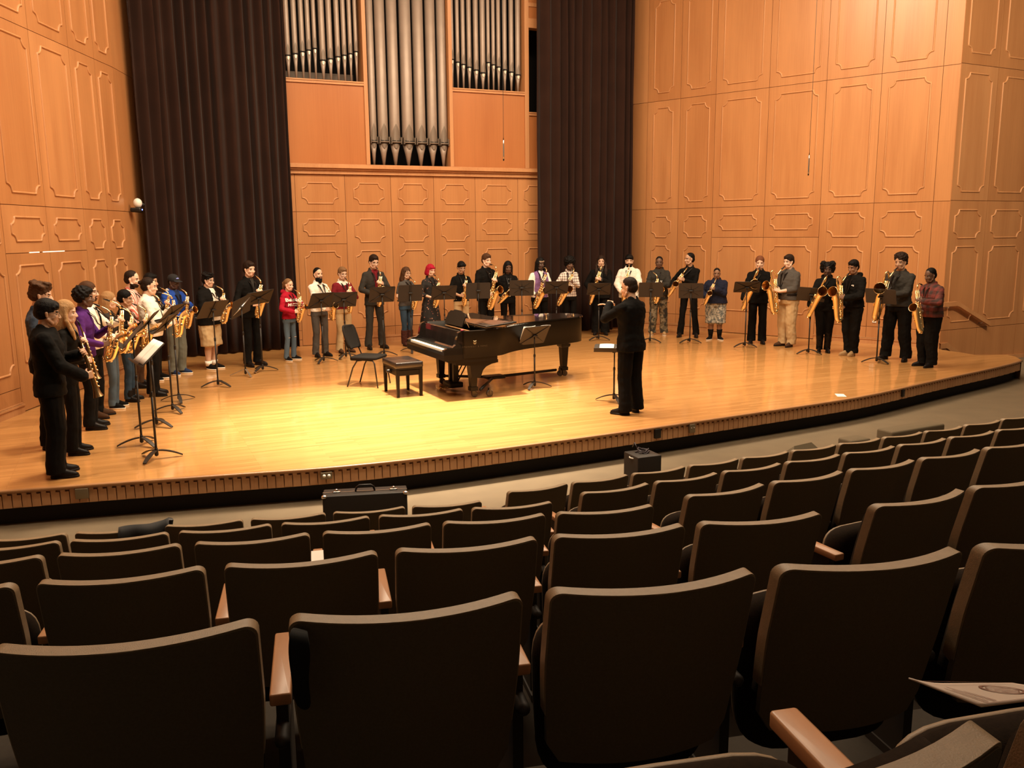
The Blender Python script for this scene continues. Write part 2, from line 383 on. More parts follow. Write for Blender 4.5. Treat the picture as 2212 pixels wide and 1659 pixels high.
def strip(name, F, x0, x1, z0, z1, d, parent, m=None, lip=True):
    mb = MB(); mb.box(x0, x1, 0, d, z0, z1)
    if lip: mb.box(x0, x1, 0, d + 0.012, z1 - 0.022, z1); mb.box(x0, x1, 0, d * 0.5, z1, z1 + 0.02)
    return mb.build(name, m or M_MOULD, parent)

TOP = 10.4
Lw, LF = panel_wall('wall_left', (-1.45, 12.9), 22.5, 1, [-9.0, -6.5, -4.6, -3.4, -2.2, -1.0, 0.25, 1.42, 2.6, 3.48, 4.2], [-0.4, 0.13, 0.34, 2.77, 5.18, 7.62, TOP],
    [(-3.1, -2.35), (-1.95, -1.15), (-0.75, 0.15), (0.45, 1.31), (1.62, 2.45), (2.77, 3.31), (3.58, 4.07)],
    [(0.55, 1.96, None), (2.29, 2.61, (3, 4)), (2.15, 2.61, (0, 1, 2, 5, 6)), (2.94, 5.02, None), (5.35, 7.42, None), (7.8, 9.9, None)], doors=(((6, 7), 2.13),))
Lf = MB(); Lf.box(4.2, 5.30, -0.16, 0.0, -0.05, 2.766, 0); Lf.box(4.2, 5.30, -0.16, 0.0, 2.774, 5.176, 1); Lf.box(4.2, 5.30, -0.16, 0.0, 5.184, 7.616, 0); Lf.box(4.2, 5.30, -0.16, 0.0, 7.624, TOP, 2)
fo = Lf.build('wall_left_return', WOODS); fo.matrix_world = LF @ Matrix.Translation((4.2, 0, 0)) @ Matrix.Rotation(math.radians(-5), 4, 'Z') @ Matrix.Translation((-4.2, 0, 0)); tag(fo, kind='structure')
strip('baseboard', LF, -9, 0.25, 0, 0.12, 0.03, Lw); strip('baseboard', LF, 2.6, 4.2, 0, 0.12, 0.03, Lw)
# right wall, its far end meets the curtain
Rw, RF = panel_wall('wall_right', (12.83, 15.99), -24, -1, [-4.5, -4.19, -3.06, -1.95, -0.69, 0.59, 1.5, 2.4, 2.95], [-0.4, 0.12, 0.355, 2.87, 5.385, 7.85, TOP],
    [(1.70, 2.22), (0.74, 1.33), (-0.51, 0.41), (-1.79, -0.85), (-2.89, -2.13), (-3.99, -3.22)],
    [(0.53, 2.0, None), (2.36, 2.69, (2, 3)), (2.2, 2.69, (0, 1, 4, 5)), (3.03, 5.22, None), (5.57, 7.61, None), (8.0, 10.0, None)], doors=(((3, 4), 2.19),))
strip('baseboard', RF, 0.6, 2.95, 0, 0.11, 0.03, Rw); strip('baseboard', RF, -4.5, -1.96, 0, 0.11, 0.03, Rw)
# side wall facing the audience
SP = RF @ Vector((-4.5, 0, 0))
Sw, SF = panel_wall('wall_side', (SP.x, SP.y), 87.5, 1, [0, 1.1, 2.36, 3.6, 4.9], [-0.4, 0.36, 2.88, 5.4, 7.85, TOP],
    [(0.16, 0.93), (1.27, 2.22), (2.55, 3.45), (3.75, 4.6)], [(0.52, 1.99, None), (2.16, 2.7, None), (3.05, 5.24, None), (5.61, 7.65, None), (8.0, 10.0, None)])
mb = MB(); mb.add([(0, 0, 0.0), (0.2, 0, 0.0), (0.78, 0, -0.33), (3.0, 0, -0.4), (3.0, 0, -0.3), (0.8, 0, -0.22), (0.22, 0, 0.11), (0, 0, 0.11)] + [(0, .03, 0.0), (0.2, .03, 0.0), (0.78, .03, -0.33), (3.0, .03, -0.4), (3.0, .03, -0.3), (0.8, .03, -0.22), (0.22, .03, 0.11), (0, .03, 0.11)],
    [(8, 9, 14, 15), (9, 10, 13, 14), (10, 11, 12, 13), (7, 6, 14, 15), (6, 5, 13, 14), (5, 4, 12, 13)], 0, False).build('baseboard', M_MOULD, Sw)
# back wall between and behind the curtains
Bw, BF = panel_wall('wall_back', (3.4, 18.39), 90.8, 1, [-3.0, -1.2, 0.02, 1.06, 2.06, 3.03, 4.01, 5.06, 6.1, 7.8], [0, 0.13, 0.33, 2.81, 3.58],
    [(0.16, 0.91), (1.25, 1.9), (2.23, 2.88), (3.2, 3.85), (4.18, 4.9), (5.22, 5.93)],
    [(0.55, 1.98, None), (2.32, 2.65, (0, 4, 5)), (2.17, 2.65, (1, 2, 3)), (2.98, 3.4, None)], doors=(((2,), 2.14), ((6, 7), 2.16)))
strip('baseboard', BF, 1.06, 4.01, 0, 0.12, 0.03, Bw)
# cornice, organ case front and its openings
mb = MB(); mb.box(-3, 7.8, -0.1, 0.05, 3.58, 3.66); mb.box(-3, 7.8, -0.1, 0.09, 3.66, 3.70); mb.box(-3, 7.8, -0.1, 0.14, 3.70, 3.765); mb.box(-3, 7.8, -0.1, 0.03, 3.765, 3.79)
cn = mb.build('trim_1', M_MOULD); cn.matrix_world = BF; tag(cn, kind='structure')
mb = MB()
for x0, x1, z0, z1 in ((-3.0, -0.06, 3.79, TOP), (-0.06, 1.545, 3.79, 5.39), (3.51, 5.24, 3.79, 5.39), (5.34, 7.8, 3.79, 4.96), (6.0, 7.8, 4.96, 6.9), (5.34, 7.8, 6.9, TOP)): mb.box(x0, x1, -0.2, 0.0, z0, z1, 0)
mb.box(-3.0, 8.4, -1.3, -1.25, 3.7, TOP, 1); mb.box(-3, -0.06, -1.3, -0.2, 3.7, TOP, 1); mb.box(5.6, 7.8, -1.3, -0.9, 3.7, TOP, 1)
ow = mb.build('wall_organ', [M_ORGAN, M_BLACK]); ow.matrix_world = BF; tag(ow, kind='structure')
for k, (x0, x1) in enumerate(((1.545, 1.625), (3.43, 3.51), (5.24, 5.34))):
    mb = MB(); mb.box(x0, x1, -0.5, 0.035, 3.79, TOP); o = mb.build('organ_post', M_MOULD, ow)
for x0, x1, z in ((-0.06, 1.545, 5.39), (3.51, 5.24, 5.39), (5.34, 6.0, 4.96)):
    mb = MB(); mb.box(x0, x1, -0.35, 0.03, z, z + 0.065); mb.box(x0, x1, 0.0, 0.045, z + 0.05, z + 0.075); mb.build('organ_ledge', M_MOULD, ow)
mb = MB(); mb.box(5.34, 6.0, -0.2, 0.03, 6.85, 7.05); mb.box(5.34, 6.0, -0.2, 0.02, 7.3, 7.38); mb.build('organ_ledge', M_MOULD, ow)
mb = MB(); mb.box(-0.06, 1.5, -0.75, -0.7, 5.46, 5.72); mb.build('wind_chest', M_PIPED, ow)
def pipe(x, y, zf, zm, r, top, label, group, big):
    root = empty('organ_pipe', BF @ Vector((x, y, zf)), pi - math.radians(0.8), label, 'organ pipe', group)
    h = zm - zf; mb = MB(); lip = 0.02 if not big else 0.045
    mb.tube([(0, 0, 0), (0, 0, h * 0.5), (0, 0, h - lip)], [0.014 + r * 0.1, r * 0.55, r * 0.97], 20); mb.build('foot', M_PIPE, root)
    mb = MB(); mb.tube([(0, 0, h + lip * 0.3), (0, 0, h + 0.05), (0, 0, top - zf)], [r, r, r], 24); mb.build('body', M_PIPE, root)
    L = 0.36 if big else 0.21; n = 14; vs = []; fs = []
    for i in range(n + 1):                       # flattened leaf shaped upper lip
        t = i / n; wv = r * 0.93 * (1 - t ** 2.2); z = h + lip * 0.3 + L * t
        for q in (-1, -0.5, 0, 0.5, 1):
            a = q * wv; yy = math.sqrt(max(r * r - a * a, 0)); flat = r * 0.62 + (r - r * 0.62) * t
            vs.append((a, min(yy + 0.003, flat + 0.004) if abs(q) < 1 else yy + 0.002, z))
    for i in range(n):
        for k in range(4): a = i * 5 + k; fs.append((a, a + 1, a + 6, a + 5))
    # the leaf itself stands a little proud of the tube
    vs = [(a, r + 0.004 - (abs(a) / r) ** 2 * r * 0.55, z) for a, b, z in vs]
    MB().add(vs, fs, 0, False).build('upper_lip', M_PIPED, root)
    mb = MB(); mb.box(-r * 0.9, r * 0.9, r * 0.2, r * 1.0, h - lip, h + lip * 0.5); mb.build('mouth', M_BLACK, root)
    mb = MB(); vs = []
    for i in range(7):
        t = i / 6; a = -1 + 2 * t; zz = (h - lip) - (1 - a * a) * (0.10 if big else 0.075)
        vs += [(a * r * 0.9, r * 1.0 - 0.55 * r * a * a * 0.9, h - lip), (a * r * 0.72, r * 0.97 - 0.5 * r * a * a, zz)]
    mb.add(vs, [(2 * i, 2 * i + 1, 2 * i + 3, 2 * i + 2) for i in range(6)], 0, False).build('lower_lip', M_PIPED if big else M_PIPEB, root)
    if big:
        for q in (-1, 1): MB().box(min(q * r * 1.02, q * r * .9), max(q * r * 1.02, q * r * .9), r * 0.2, r * 1.25, h - 0.05, h + 0.09).build('ear', M_PIPED, root)
        mb = MB(); mb.tube([(-r * 0.95, r * 1.15, h - 0.012), (r * 0.95, r * 1.15, h - 0.012)], 0.016, 8); mb.build('roller_bar', M_PIPED, root)
ORD = ['first', 'second', 'third', 'fourth', 'fifth', 'sixth', 'seventh', 'eighth', 'ninth', 'tenth', 'eleventh', 'twelfth', 'thirteenth', 'fourteenth', 'fifteenth', 'sixteenth', 'seventeenth', 'eighteenth', 'nineteenth', 'twentieth']
for i, (x, r) in enumerate(((1.75, .075), (1.965, .108), (2.225, .113), (2.515, .124), (2.80, .118), (3.075, .108), (3.32, .095))):
    pipe(x, -0.13, 3.80, 4.29, r, TOP - .1, 'wide tall tin organ pipe of the central group, %s from the left' % ORD[i], 'wide pipes in the central organ bay', True)
for i, (x, z, r) in enumerate(((.04, 5.92, .052), (.19, 5.96, .053), (.335, 6.01, .05), (.465, 6.05, .047), (.59, 6.09, .042), (.745, 5.87, .062), (.90, 5.91, .057), (1.06, 5.96, .052), (1.195, 6.0, .047), (1.325, 6.04, .043), (1.445, 6.09, .04))):
    pipe(x, -0.13, 5.47, z, r, TOP - .1, 'narrow tin organ pipe above the left ledge, %s from the left' % ORD[i], 'narrow pipes in the left organ bay', False)
for i, (x, z, r) in enumerate(((3.575, 6.08, .035), (3.70, 6.03, .042), (3.83, 5.99, .046), (3.97, 5.94, .05), (4.13, 5.89, .056), (4.29, 5.84, .06), (4.425, 6.07, .04), (4.545, 6.03, .042), (4.67, 5.99, .046), (4.82, 5.94, .05), (4.98, 5.9, .054), (5.14, 5.85, .058))):
    pipe(x, -0.13, 5.47, z, r, TOP - .1, 'narrow tin organ pipe above the right ledge, %s from the left' % ORD[i], 'narrow pipes in the right organ bay', False)
for i, x in enumerate((5.40, 5.46)):
    pipe(x, -0.3, 5.03, 5.4, .022, 6.1, 'thin tin organ pipe in the dark slot beside the right curtain, %s of two' % ORD[i], 'thin pipes beside the right curtain', False)

# curtains: one hanging length of folded velvet each
def curtain(pts, z1, label, seed):
    rnd = random.Random(seed); P = [Vector((a, b, 0)) for a, b in pts]; seg = [(P[i + 1] - P[i]).length for i in range(len(P) - 1)]; L = sum(seg); out = []; s = 0.0
    def pos(s):
        for i, q in enumerate(seg):
            if s <= q or i == len(seg) - 1: d = (P[i + 1] - P[i]) / q; return P[i] + d * s, Vector((d.y, -d.x, 0))
            s -= q
    knots = []; x = 0.0
    while x < L:
        knots.append((x, rnd.uniform(0.6, 1.0))); x += rnd.uniform(0.13, 0.31)
    knots.append((L, 0.6)); n = int(L / 0.012); vs = []; nz = 14
    for iz in range(nz + 1):
        z = 0.03 + (z1 - 0.03) * iz / nz
        for i in range(n + 1):
            s = L * i / n; p, nn = pos(s); k = max(j for j in range(len(knots)) if knots[j][0] <= s + 1e-9); k = min(k, len(knots) - 2)
            t = (s - knots[k][0]) / (knots[k + 1][0] - knots[k][0]); a = knots[k][1] * (1 - t) + knots[k + 1][1] * t
            f = (0.5 + 0.5 * math.cos(2 * pi * t)) ** 0.75 * 0.19 * a + 0.012 * math.sin(z * 0.9 + s * 5) + 0.01 * math.sin(z * 2.3 + s * 17)
            vs.append(p + nn * f + Vector((0, 0, z + (0.015 * math.sin(s * 9) if iz == 0 else 0))))
    fs = [(a, a + 1, a + n + 2, a + n + 1) for iz in range(nz) for a in range(iz * (n + 1), iz * (n + 1) + n)]
    o = MB().add(vs, fs).build('stage_curtain', M_CURT); md = o.modifiers.new('thick', 'SOLIDIFY'); md.thickness = 0.008
    return tag(o, label, 'curtain')
curtain([(0.42, 17.36), (1.0, 17.75), (1.8, 17.95), (3.26, 18.10)], 10.2, 'dark brown pleated stage curtain left of the organ pipes', 3)
curtain([(8.76, 18.03), (10.3, 18.03), (11.27, 18.0)], 10.2, 'dark brown pleated stage curtain right of the organ pipes', 8)

# stage platform
EPX = [(0, 1060), (180, 1046), (350, 1034), (560, 1019), (700, 1010), (860, 994), (1000, 977.6), (1150, 958), (1300, 938), (1450, 917), (1600, 895), (1700, 880.5), (1855, 857.5), (1931, 841), (2050, 814), (2132, 797), (2180, 786), (2207, 778)]
edge = [at(*p) for p in EPX]; d0 = (edge[0] - edge[2]).normalized(); edge = [edge[0] + d0 * 2.4] + edge
ED = []                                             # resample the front edge evenly
for a, b in zip(edge[:-1], edge[1:]):
    for k in range(6): ED.append(a.lerp(b, k / 6))
ED.append(edge[-1])
for _ in range(12): ED = [ED[0]] + [(ED[i - 1] + ED[i] * 2 + ED[i + 1]) / 4 for i in range(1, len(ED) - 1)] + [ED[-1]]
right_end = [at(2193, 770), at(2174, 766), at(2105, 766.5), at(2080, 762), at(2036, 756)]
poly = [(p.x, p.y) for p in ED] + [(p.x, p.y) for p in right_end] + [(14.75, 12.0), (13.3, 15.3), (12.0, 18.5), (0.4, 18.5), (-0.1, 16.6), (-1.6, 12.9), (-3.7, 9.6)]
mb = MB(); mb.prism(poly, -0.03, 0.0, 0, 0); fl = mb.build('floor', [M_STAGE]); tag(fl, kind='structure')
# nosing, slats and recessed kick board follow the edge
def offs(pts, d):
    out = []
    for i, p in enumerate(pts):
        t = (pts[min(i + 1, len(pts) - 1)] - pts[max(i - 1, 0)]).normalized(); out.append(p + Vector((t.y, -t.x, 0)) * d)
    return out
RE = ED + [at(2193, 770)]
prof = [(-0.02, 0.0005), (0.008, 0.0), (0.018, -0.006), (0.02, -0.018), (0.016, -0.032), (0.0, -0.04), (-0.03, -0.04)]
rings = []
for i, p in enumerate(ED):
    t = (ED[min(i + 1, len(ED) - 1)] - ED[max(i - 1, 0)]).normalized(); nn = Vector((t.y, -t.x, 0)); rings.append([p + nn * a + Vector((0, 0, b)) for a, b in prof])
o = MB().loft(rings, 0, True, False).build('trim_2', M_NOSE); tag(o, kind='structure')
mb = MB(); s = 0.0; cum = [0.0]
for a, b in zip(ED[:-1], ED[1:]): cum.append(cum[-1] + (b - a).length)
def along(s):
    i = max(k for k in range(len(cum)) if cum[k] <= s); i = min(i, len(ED) - 2); t = (s - cum[i]) / (cum[i + 1] - cum[i]); d = (ED[i + 1] - ED[i]).normalized(); return ED[i].lerp(ED[i + 1], t), d
PT = 0.083; k = 0
while (k + 1) * PT < cum[-1]:
    p, d = along((k + .5) * PT); M = Matrix.Translation(p) @ Matrix.Rotation(math.atan2(d.y, d.x), 4, 'Z')
    mb.box(-0.037, 0.037, -0.0, 0.02, -0.175 - (0.006 if k % 3 else 0), -0.058, 0, M); mb.box(-0.037, 0.004, -0.0, 0.02, -0.058, -0.04, 0, M); k += 1
o = mb.build('trim_3', [M_SLAT]); tag(o, kind='structure')
k1, k2 = offs(ED, -0.03), offs(ED, -0.10)
mb = MB(); n = len(ED)
mb.add([(p.x, p.y, z) for p in k1 for z in (-0.19, -0.03)], [(2 * i, 2 * i + 1, 2 * i + 3, 2 * i + 2) for i in range(n - 1)], 0, False)
mb.add([(p.x, p.y, z) for p in k2 for z in (-0.42, -0.16)], [(2 * i, 2 * i + 1, 2 * i + 3, 2 * i + 2) for i in range(n - 1)], 1, False)
mb.add([(p.x, p.y, -0.18) for q in (k1, k2) for p in q], [(i, i + 1, i + 1 + n, i + n) for i in range(n - 1)], 1, False)
q1 = [ED[-1], at(2193, 770), at(2174, 766), at(2105, 766.5), at(2080, 762)]
mb.add([(p.x, p.y, z) for p in q1 for z in (-0.42, -0.002)], [(2 * i, 2 * i + 1, 2 * i + 3, 2 * i + 2) for i in range(4)], 0, False)
o = mb.build('trim_4', [M_SLAT, M_KICK]); tag(o, kind='structure')

# hall floor and the seating steps
F0 = -0.36; STEP = 0.29
mb = MB(); mb.prism([(-9, 4.4), (-9, 12.5), (22, 12.5), (22, 4.4)], F0 - 0.1, F0); o = mb.build('floor_hall', M_HALL); tag(o, kind='structure')
lb = lambda x: -0.2035 * (x - 2.45)
for k in range(1, 6):
    y = 5.55 - 1.1 * k + 0.62; z = F0 + STEP * k; mb = MB()
    mb.prism([(-9, y - 6.5), (22, y - 6.5), (22, y), (2.45, y), (-9, y + lb(-9))], z - STEP, z)
    o = mb.build('floor_step_%d' % k, M_STEP); tag(o, kind='structure')
mb = MB(); mb.box(-9, 22, -6, 20, TOP, TOP + 0.1); o = mb.build('ceiling', mat('ceiling_plaster', (0.5, 0.4, 0.3), 0.8)); tag(o, kind='structure')

# ------------------------------------------------------------------ auditorium seats
SH = 0.78
def seat_profile(u, v, wd=0.257):
    """rear surface of the back: u across (-1..1), v metres down from the top"""
    return Vector((u * wd, 0.068 * u * u + 0.26 * v, SH - v))
def seat_slab(mb, depth, thick, off, wd, v0, v1, rc, taper, mi=0, nu=16, nv=20):
    """rounded slab following the curved back"""
    F, B = [], []
    for i in range(nv + 1):
        v = v0 + (v1 - v0) * (i / nv) ** 2.2
        for j in range(nu + 1):
            u = -1 + 2 * j / nu; wv = wd - taper * max(0, (v - 0.2)) ** 1.3
            dv = v - v0; cut = rc - math.sqrt(max(rc * rc - (rc - dv) ** 2, 0)) if dv < rc else 0
            dw = v1 - v; cut = max(cut, rc - math.sqrt(max(rc * rc - (rc - dw) ** 2, 0)) if dw < rc else 0)
            x = u * (wv - cut); y = 0.068 * (x / 0.257) ** 2 + 0.26 * v + off
            B.append(Vector((x, y, SH - v))); F.append(Vector((x, y + thick, SH - v + 0.0)))
    n1 = nu + 1; N = len(B); fs = []
    for i in range(nv):
        for j in range(nu): a = i * n1 + j; fs.append((a, a + n1, a + n1 + 1, a + 1)); fs.append((N + a, N + a + 1, N + a + n1 + 1, N + a + n1))
    for j in range(nu): fs.append((j, j + 1, N + j + 1, N + j)); a = nv * n1 + j; fs.append((a, N + a, N + a + 1, a + 1))
    for i in range(nv): a = i * n1; fs.append((a, N + a, N + a + n1, a + n1)); a += nu; fs.append((a, a + n1, N + a + n1, N + a))
    mb.add(B + F, fs, mi, True); return mb
def make_seat():
    r = empty('auditorium_seat', (0, 0, 0), 0)
    o = seat_slab(MB(), 0, 0.042, 0, 0.259, 0, 0.40, 0.03, 0.10).build('back_shell', M_TAN, r); o.data.set_sharp_from_angle(angle=math.radians(40))
    bv = o.modifiers.new('b', 'BEVEL'); bv.width = 0.0025; bv.segments = 2; bv.limit_method = 'ANGLE'; bv.angle_limit = math.radians(50)
    seat_slab(MB(), 0, 0.02, -0.003, 0.2545, 0.004, 0.50, 0.028, 0.085).build('back_panel', M_SBACK, r).data.set_sharp_from_angle(angle=math.radians(40))
    seat_slab(MB(), 0, 0.045, 0.035, 0.235, 0.03, 0.46, 0.05, 0.05).build('back_cushion', M_CUSH, r)
    # folded-up seat: upholstered pad with a moulded pan
    M = Matrix.Translation((0, 0.315, 0.362)) @ Matrix.Rotation(math.radians(-8), 4, 'X')
    mb = MB(); rings = []
    for q, y in ((0.86, -0.055), (0.97, -0.035), (1.0, 0.0), (1.0, 0.02), (0.97, 0.04)):
        R = []
        for k in range(32):
            a = 2 * pi * k / 32; c, s = math.cos(a), math.sin(a); e = 0.42
            R.append(M @ Vector((math.copysign(abs(c) ** e, c) * 0.235 * q, y, math.copysign(abs(s) ** e, s) * 0.215 * q + (0.012 if s > 0 else 0))))
        rings.append(R)
    mb.loft(rings).build('seat_cushion', M_CUSH, r)
    mb = MB(); rings = []
    for q, y in ((0.95, 0.034), (0.975, 0.038), (0.975, 0.048), (0.93, 0.060), (0.8, 0.066)):
        R = []
        for k in range(32):
            a = 2 * pi * k / 32; c, s = math.cos(a), math.sin(a); e = 0.42
            R.append(M @ Vector((math.copysign(abs(c) ** e, c) * 0.235 * q, y, math.copysign(abs(s) ** e, s) * 0.215 * q + (0.012 if s > 0 else 0))))
        rings.append(R)
    mb.loft(rings).build('seat_pan', M_TAN, r)
    def side(sx, name=True):
        x = sx * 0.2875
        mb = MB(); mb.rbox(x - 0.025, x + 0.025, 0.215, 0.545, 0.50, 0.53, 0.007); mb.build('armrest', M_ARM, r)
        mb = MB(); mb.box(x - 0.014, x + 0.014, 0.26, 0.50, 0.06, 0.50); mb.box(x - 0.02, x + 0.02, 0.22, 0.42, 0.041, 0.07); mb.cap((x, 0.2, 0.42), (x, 0.34, 0.42), 0.018, 0.018); mb.build('support', M_SUP, r)
    side(1)
    return r
proto = make_seat(); used = [False]
def extra_arm(root):
    for ch in list(root.children):
        if ch.name.startswith(('armrest', 'support')):
            c = ch.copy(); COL.objects.link(c); c.parent = root; c.location = (-0.575, 0, 0)
ROWN = ['front row', 'second row', 'third row', 'fourth row', 'fifth row', 'row nearest the camera']
SEATPOS = {}
def place_seat(x, y, z, rz, row, i, bank):
    if used[0]: r = copy_tree(proto)
    else: r = proto; used[0] = True
    r.location = (x, y, z); r.rotation_euler = (0, 0, math.radians(rz))
    side = ('left' if bank == 'L' else 'right')
    tag(r, 'taupe-backed seat in the %s, %s %s of the aisle gap' % (ROWN[row], ORD[i], side), 'seat', 'auditorium seats in raked rows')
    SEATPOS[(row, bank, i)] = r
    if (bank == 'R' and i == 0): extra_arm(r)
    return r
# (x of the top centre of the seat next to the gap, y, count) per row, left bank runs to -x rotated -11.5 degrees
LEFT = [(2.05, 5.678, 6, .570), (2.105, 4.623, 6, .573), (2.141, 3.547, 6, .577), (2.181, 2.436, 6, .580), (2.214, 1.296, 5, .581), (2.25, 0.17, 4, .582)]
for row, (x, y, n, pt) in enumerate(LEFT):
    for i in range(n):
        d = i * pt; place_seat(x - d * 0.98, y + d * 0.1993, F0 - 0.04 + STEP * row, -11.5, row, i, 'L')
RIGHT = [(2.851, 5.746, 15, .566), (2.894, 4.652, 13, .573), (2.918, 3.546, 9, .58), (2.96, 2.352, 6, .58), (2.99, 1.20, 3, .58)]
for row, (x, y, n, pt) in enumerate(RIGHT):
    for i in range(n):
        xx = x + i * pt + (max(0, i - 8) * 0.02 if row == 0 else 0); yy = y + (0.0025 * i + 0.018 * max(0, i - 8)) * (row < 2)
        place_seat(xx, yy, F0 - 0.04 + STEP * row, 0.2, row, i, 'R')
# ================================================================== saxophones
def sax_template(kind):
    """mouthpiece tip at the origin, +y away from the player, tube hanging down -z"""
    r = bpy.data.objects.new('%s_saxophone' % kind, None)
    COL.objects.link(r); r.empty_display_size = 0.1
    def rod(mb, a, b, k=0.003): mb.tube([a, b], k, 6)
    if kind == 'soprano':
        MB().tube([(0, -.005, .002), (0, .03, -.03), (0, .055, -.06)], [.004, .009, .010], 10).build('mouthpiece', M_EBON, r)
        MB().tube([(0, .05, -.055), (0, .09, -.11), (0, .33, -.50), (0, .365, -.56), (0, .385, -.59)], [.007, .009, .026, .036, .05], 16, caps=False).build('body', M_DARKBR, r)
        MB().tube([(0, .355, -.545), (0, .384, -.589)], [.028, .047], 16).build('bell', M_BRASS, r)
        mb = MB(); a = Vector((0, .10, -.125)); d = (Vector((0, .33, -.50)) - a)
        for i in range(11):
            t = i / 10; p = a + d * t; q = .012 + .016 * t; mb.ell(p + Vector((.4 * q, q * .9, q * .5)), (.008 + .006 * t, .008 + .006 * t, .005 + .004 * t), seg=8, n=4)
        for sx in (-.018, .018): rod(mb, a + Vector((sx, .01, 0)), a + d + Vector((sx * 1.4, .02, .01)))
        mb.build('keys', M_KEY, r); return r
    K = {'alto': 1.0, 'tenor': 1.2, 'baritone': 1.3}[kind]; tk = {'alto': 1.0, 'tenor': 1.12, 'baritone': 1.25}[kind]
    if kind == 'baritone':
        nk = [(0, .05, -.035), (0, .10, -.075), (0, .15, -.125), (0, .19, -.175)]; top = Vector((0, .205, -.22)); low = Vector((0, .165, -.78))
    elif kind == 'tenor':
        nk = [(0, .045, .0), (0, .10, .005), (0, .16, -.012), (0, .20, -.05), (0, .212, -.10)]; top = Vector((0, .215, -.135)); low = Vector((0, .10, -.78))
    else:
        nk = [(0, .045, -.02), (0, .10, -.045), (0, .15, -.075), (0, .178, -.105), (0, .185, -.14)]; top = Vector((0, .186, -.16)); low = Vector((0, .10, -.625))
    n0 = Vector(nk[0]); MB().tube([(0, -.012, .004), n0 * 0.5, n0 * 1.05, n0 * 1.5], [.004 * tk, .010 * tk, .0115 * tk, .0115 * tk], 10).build('mouthpiece', M_EBON, r)
    MB().tube(nk, [.0075 * tk + .0012 * i for i in range(len(nk))], 12).build('neck', M_BRASS, r)
    wb = .031 * K; d = low - top; dn = d.normalized()
    mb = MB(); pts = [top + d * (i / 6) for i in range(7)]; rad = [.0135 * tk + (wb * 0.93 - .0135 * tk) * (i / 6) for i in range(7)]
    if kind == 'baritone':                       # the coiled crook above the body
        coil = [nk[-1], (0, .215, -.14), (.01, .235, -.085), (.02, .265, -.06), (.03, .295, -.09), (.03, .285, -.18), (.025, .25, -.30), (.01, .215, -.33), (0, .2, -.28), (0, .202, -.22)]
        MB().tube(coil, [.011, .012, .013, .014, .015, .016, .0165, .017, .017, .0175], 12).build('crook', M_BRASS, r)
    c = low + dn * .05 * K; f = Vector((0, .075 * K, 0.0)); R = .042 * K
    bow = []
    for k in range(9):
        a = pi * k / 8; bow.append(low + Vector((0, R - R * math.cos(a), 0)) + dn * (math.sin(a) * .055 * K) + (-dn * 0))
    mb.tube(pts + bow[1:], rad + [wb * (0.96 + .022 * k) for k in range(8)], 16, caps=False); mb.build('body', M_BRASS, r)
    b0 = bow[-1]; L = {'alto': .25, 'tenor': .33, 'baritone': .47}[kind]; fw = Vector((0, .36, 1)).normalized() if kind != 'baritone' else Vector((0, .18, 1)).normalized()
    o1 = {'alto': .061, 'tenor': .076, 'baritone': .092}[kind]; tilt = Vector((0, 1, -.05)).normalized() if kind != 'baritone' else Vector((-.2, 1, -.05)).normalized()
    bell = [b0, b0 + fw * L * .35, b0 + fw * L * .7, b0 + fw * L * .88 + tilt * .014, b0 + fw * L * .97 + tilt * .040 * K, b0 + fw * L * 1.0 + tilt * .072 * K]
    br = [wb * 1.13, wb * 1.22, wb * 1.42, wb * 1.6, o1 * .82, o1]
    mb = MB(); mb.tube(bell, br, 24, caps=False); e = bell[-1]; mb.tube([e, e + (bell[-1] - bell[-2]).normalized() * .003], [o1, o1 * .985], 24, caps=False)
    inn = [e] + [p + Vector((0, 0, .002)) for p in bell[-2:0:-1]]
    mb.tube([e] + bell[-2:1:-1], [o1 * .99] + [q * .93 for q in br[-2:1:-1]], 24, 1, caps=False); mb.build('bell', [M_BRASS, M_BRASSD], r)
    rim = MB(); dr = (bell[-1] - bell[-2]).normalized(); u = Vector((1, 0, 0)) - dr * dr.x; u.normalize(); v = dr.cross(u)
    rim.tube([e + (u * math.cos(2 * pi * k / 24) + v * math.sin(2 * pi * k / 24)) * o1 for k in range(25)], .0028, 6, caps=False); rim.build('bell_rim', M_KEY, r)
    ks = MB(); X = Vector((1, 0, 0)); N = X.cross(dn)     # side and front of the tube
    if N.y < 0: N = -N
    nkey = {'alto': 13, 'tenor': 14, 'baritone': 17}[kind]
    for i in range(nkey):
        t = .04 + .92 * i / (nkey - 1); p = top + d * t; q = .0135 * tk + (wb - .0135 * tk) * t; s = 1 if i % 3 else -1
        rr = (.009 + .014 * t) * tk; ang = math.radians(35 if i % 2 else -25) ; o = (N * math.cos(ang) + X * math.sin(ang) * s)
        ks.cap(p + o * (q + .003), p + o * (q + .008), rr, rr * .9, 12)
        ks.tube([p + o * (q + .012), p + X * s * (q + .012) + N * .01], .0035, 5)
    for s in (-1, 1):
        ks.tube([top + X * s * .026 * tk + N * .008, low + X * s * (wb + .008) + N * .01], .0035 * tk, 6); ks.tube([top + X * s * .012 + N * .026, low + X * s * .012 + N * (wb + .010)], .003 * tk, 6)
    for t, zz in ((.12, 1), (.52, -1)): ks.tube([top + d * t + X * .03 * tk, top + d * (t + .25) + X * (.042 * tk)], .005, 6)
    for k in (1, 3, 5):
        p = bow[k] + (bow[k] - (low + Vector((0, R, 0)))).normalized() * wb; ks.ell(p + X * .0, (.022 * K, .022 * K, .012 * K), seg=10, n=5)
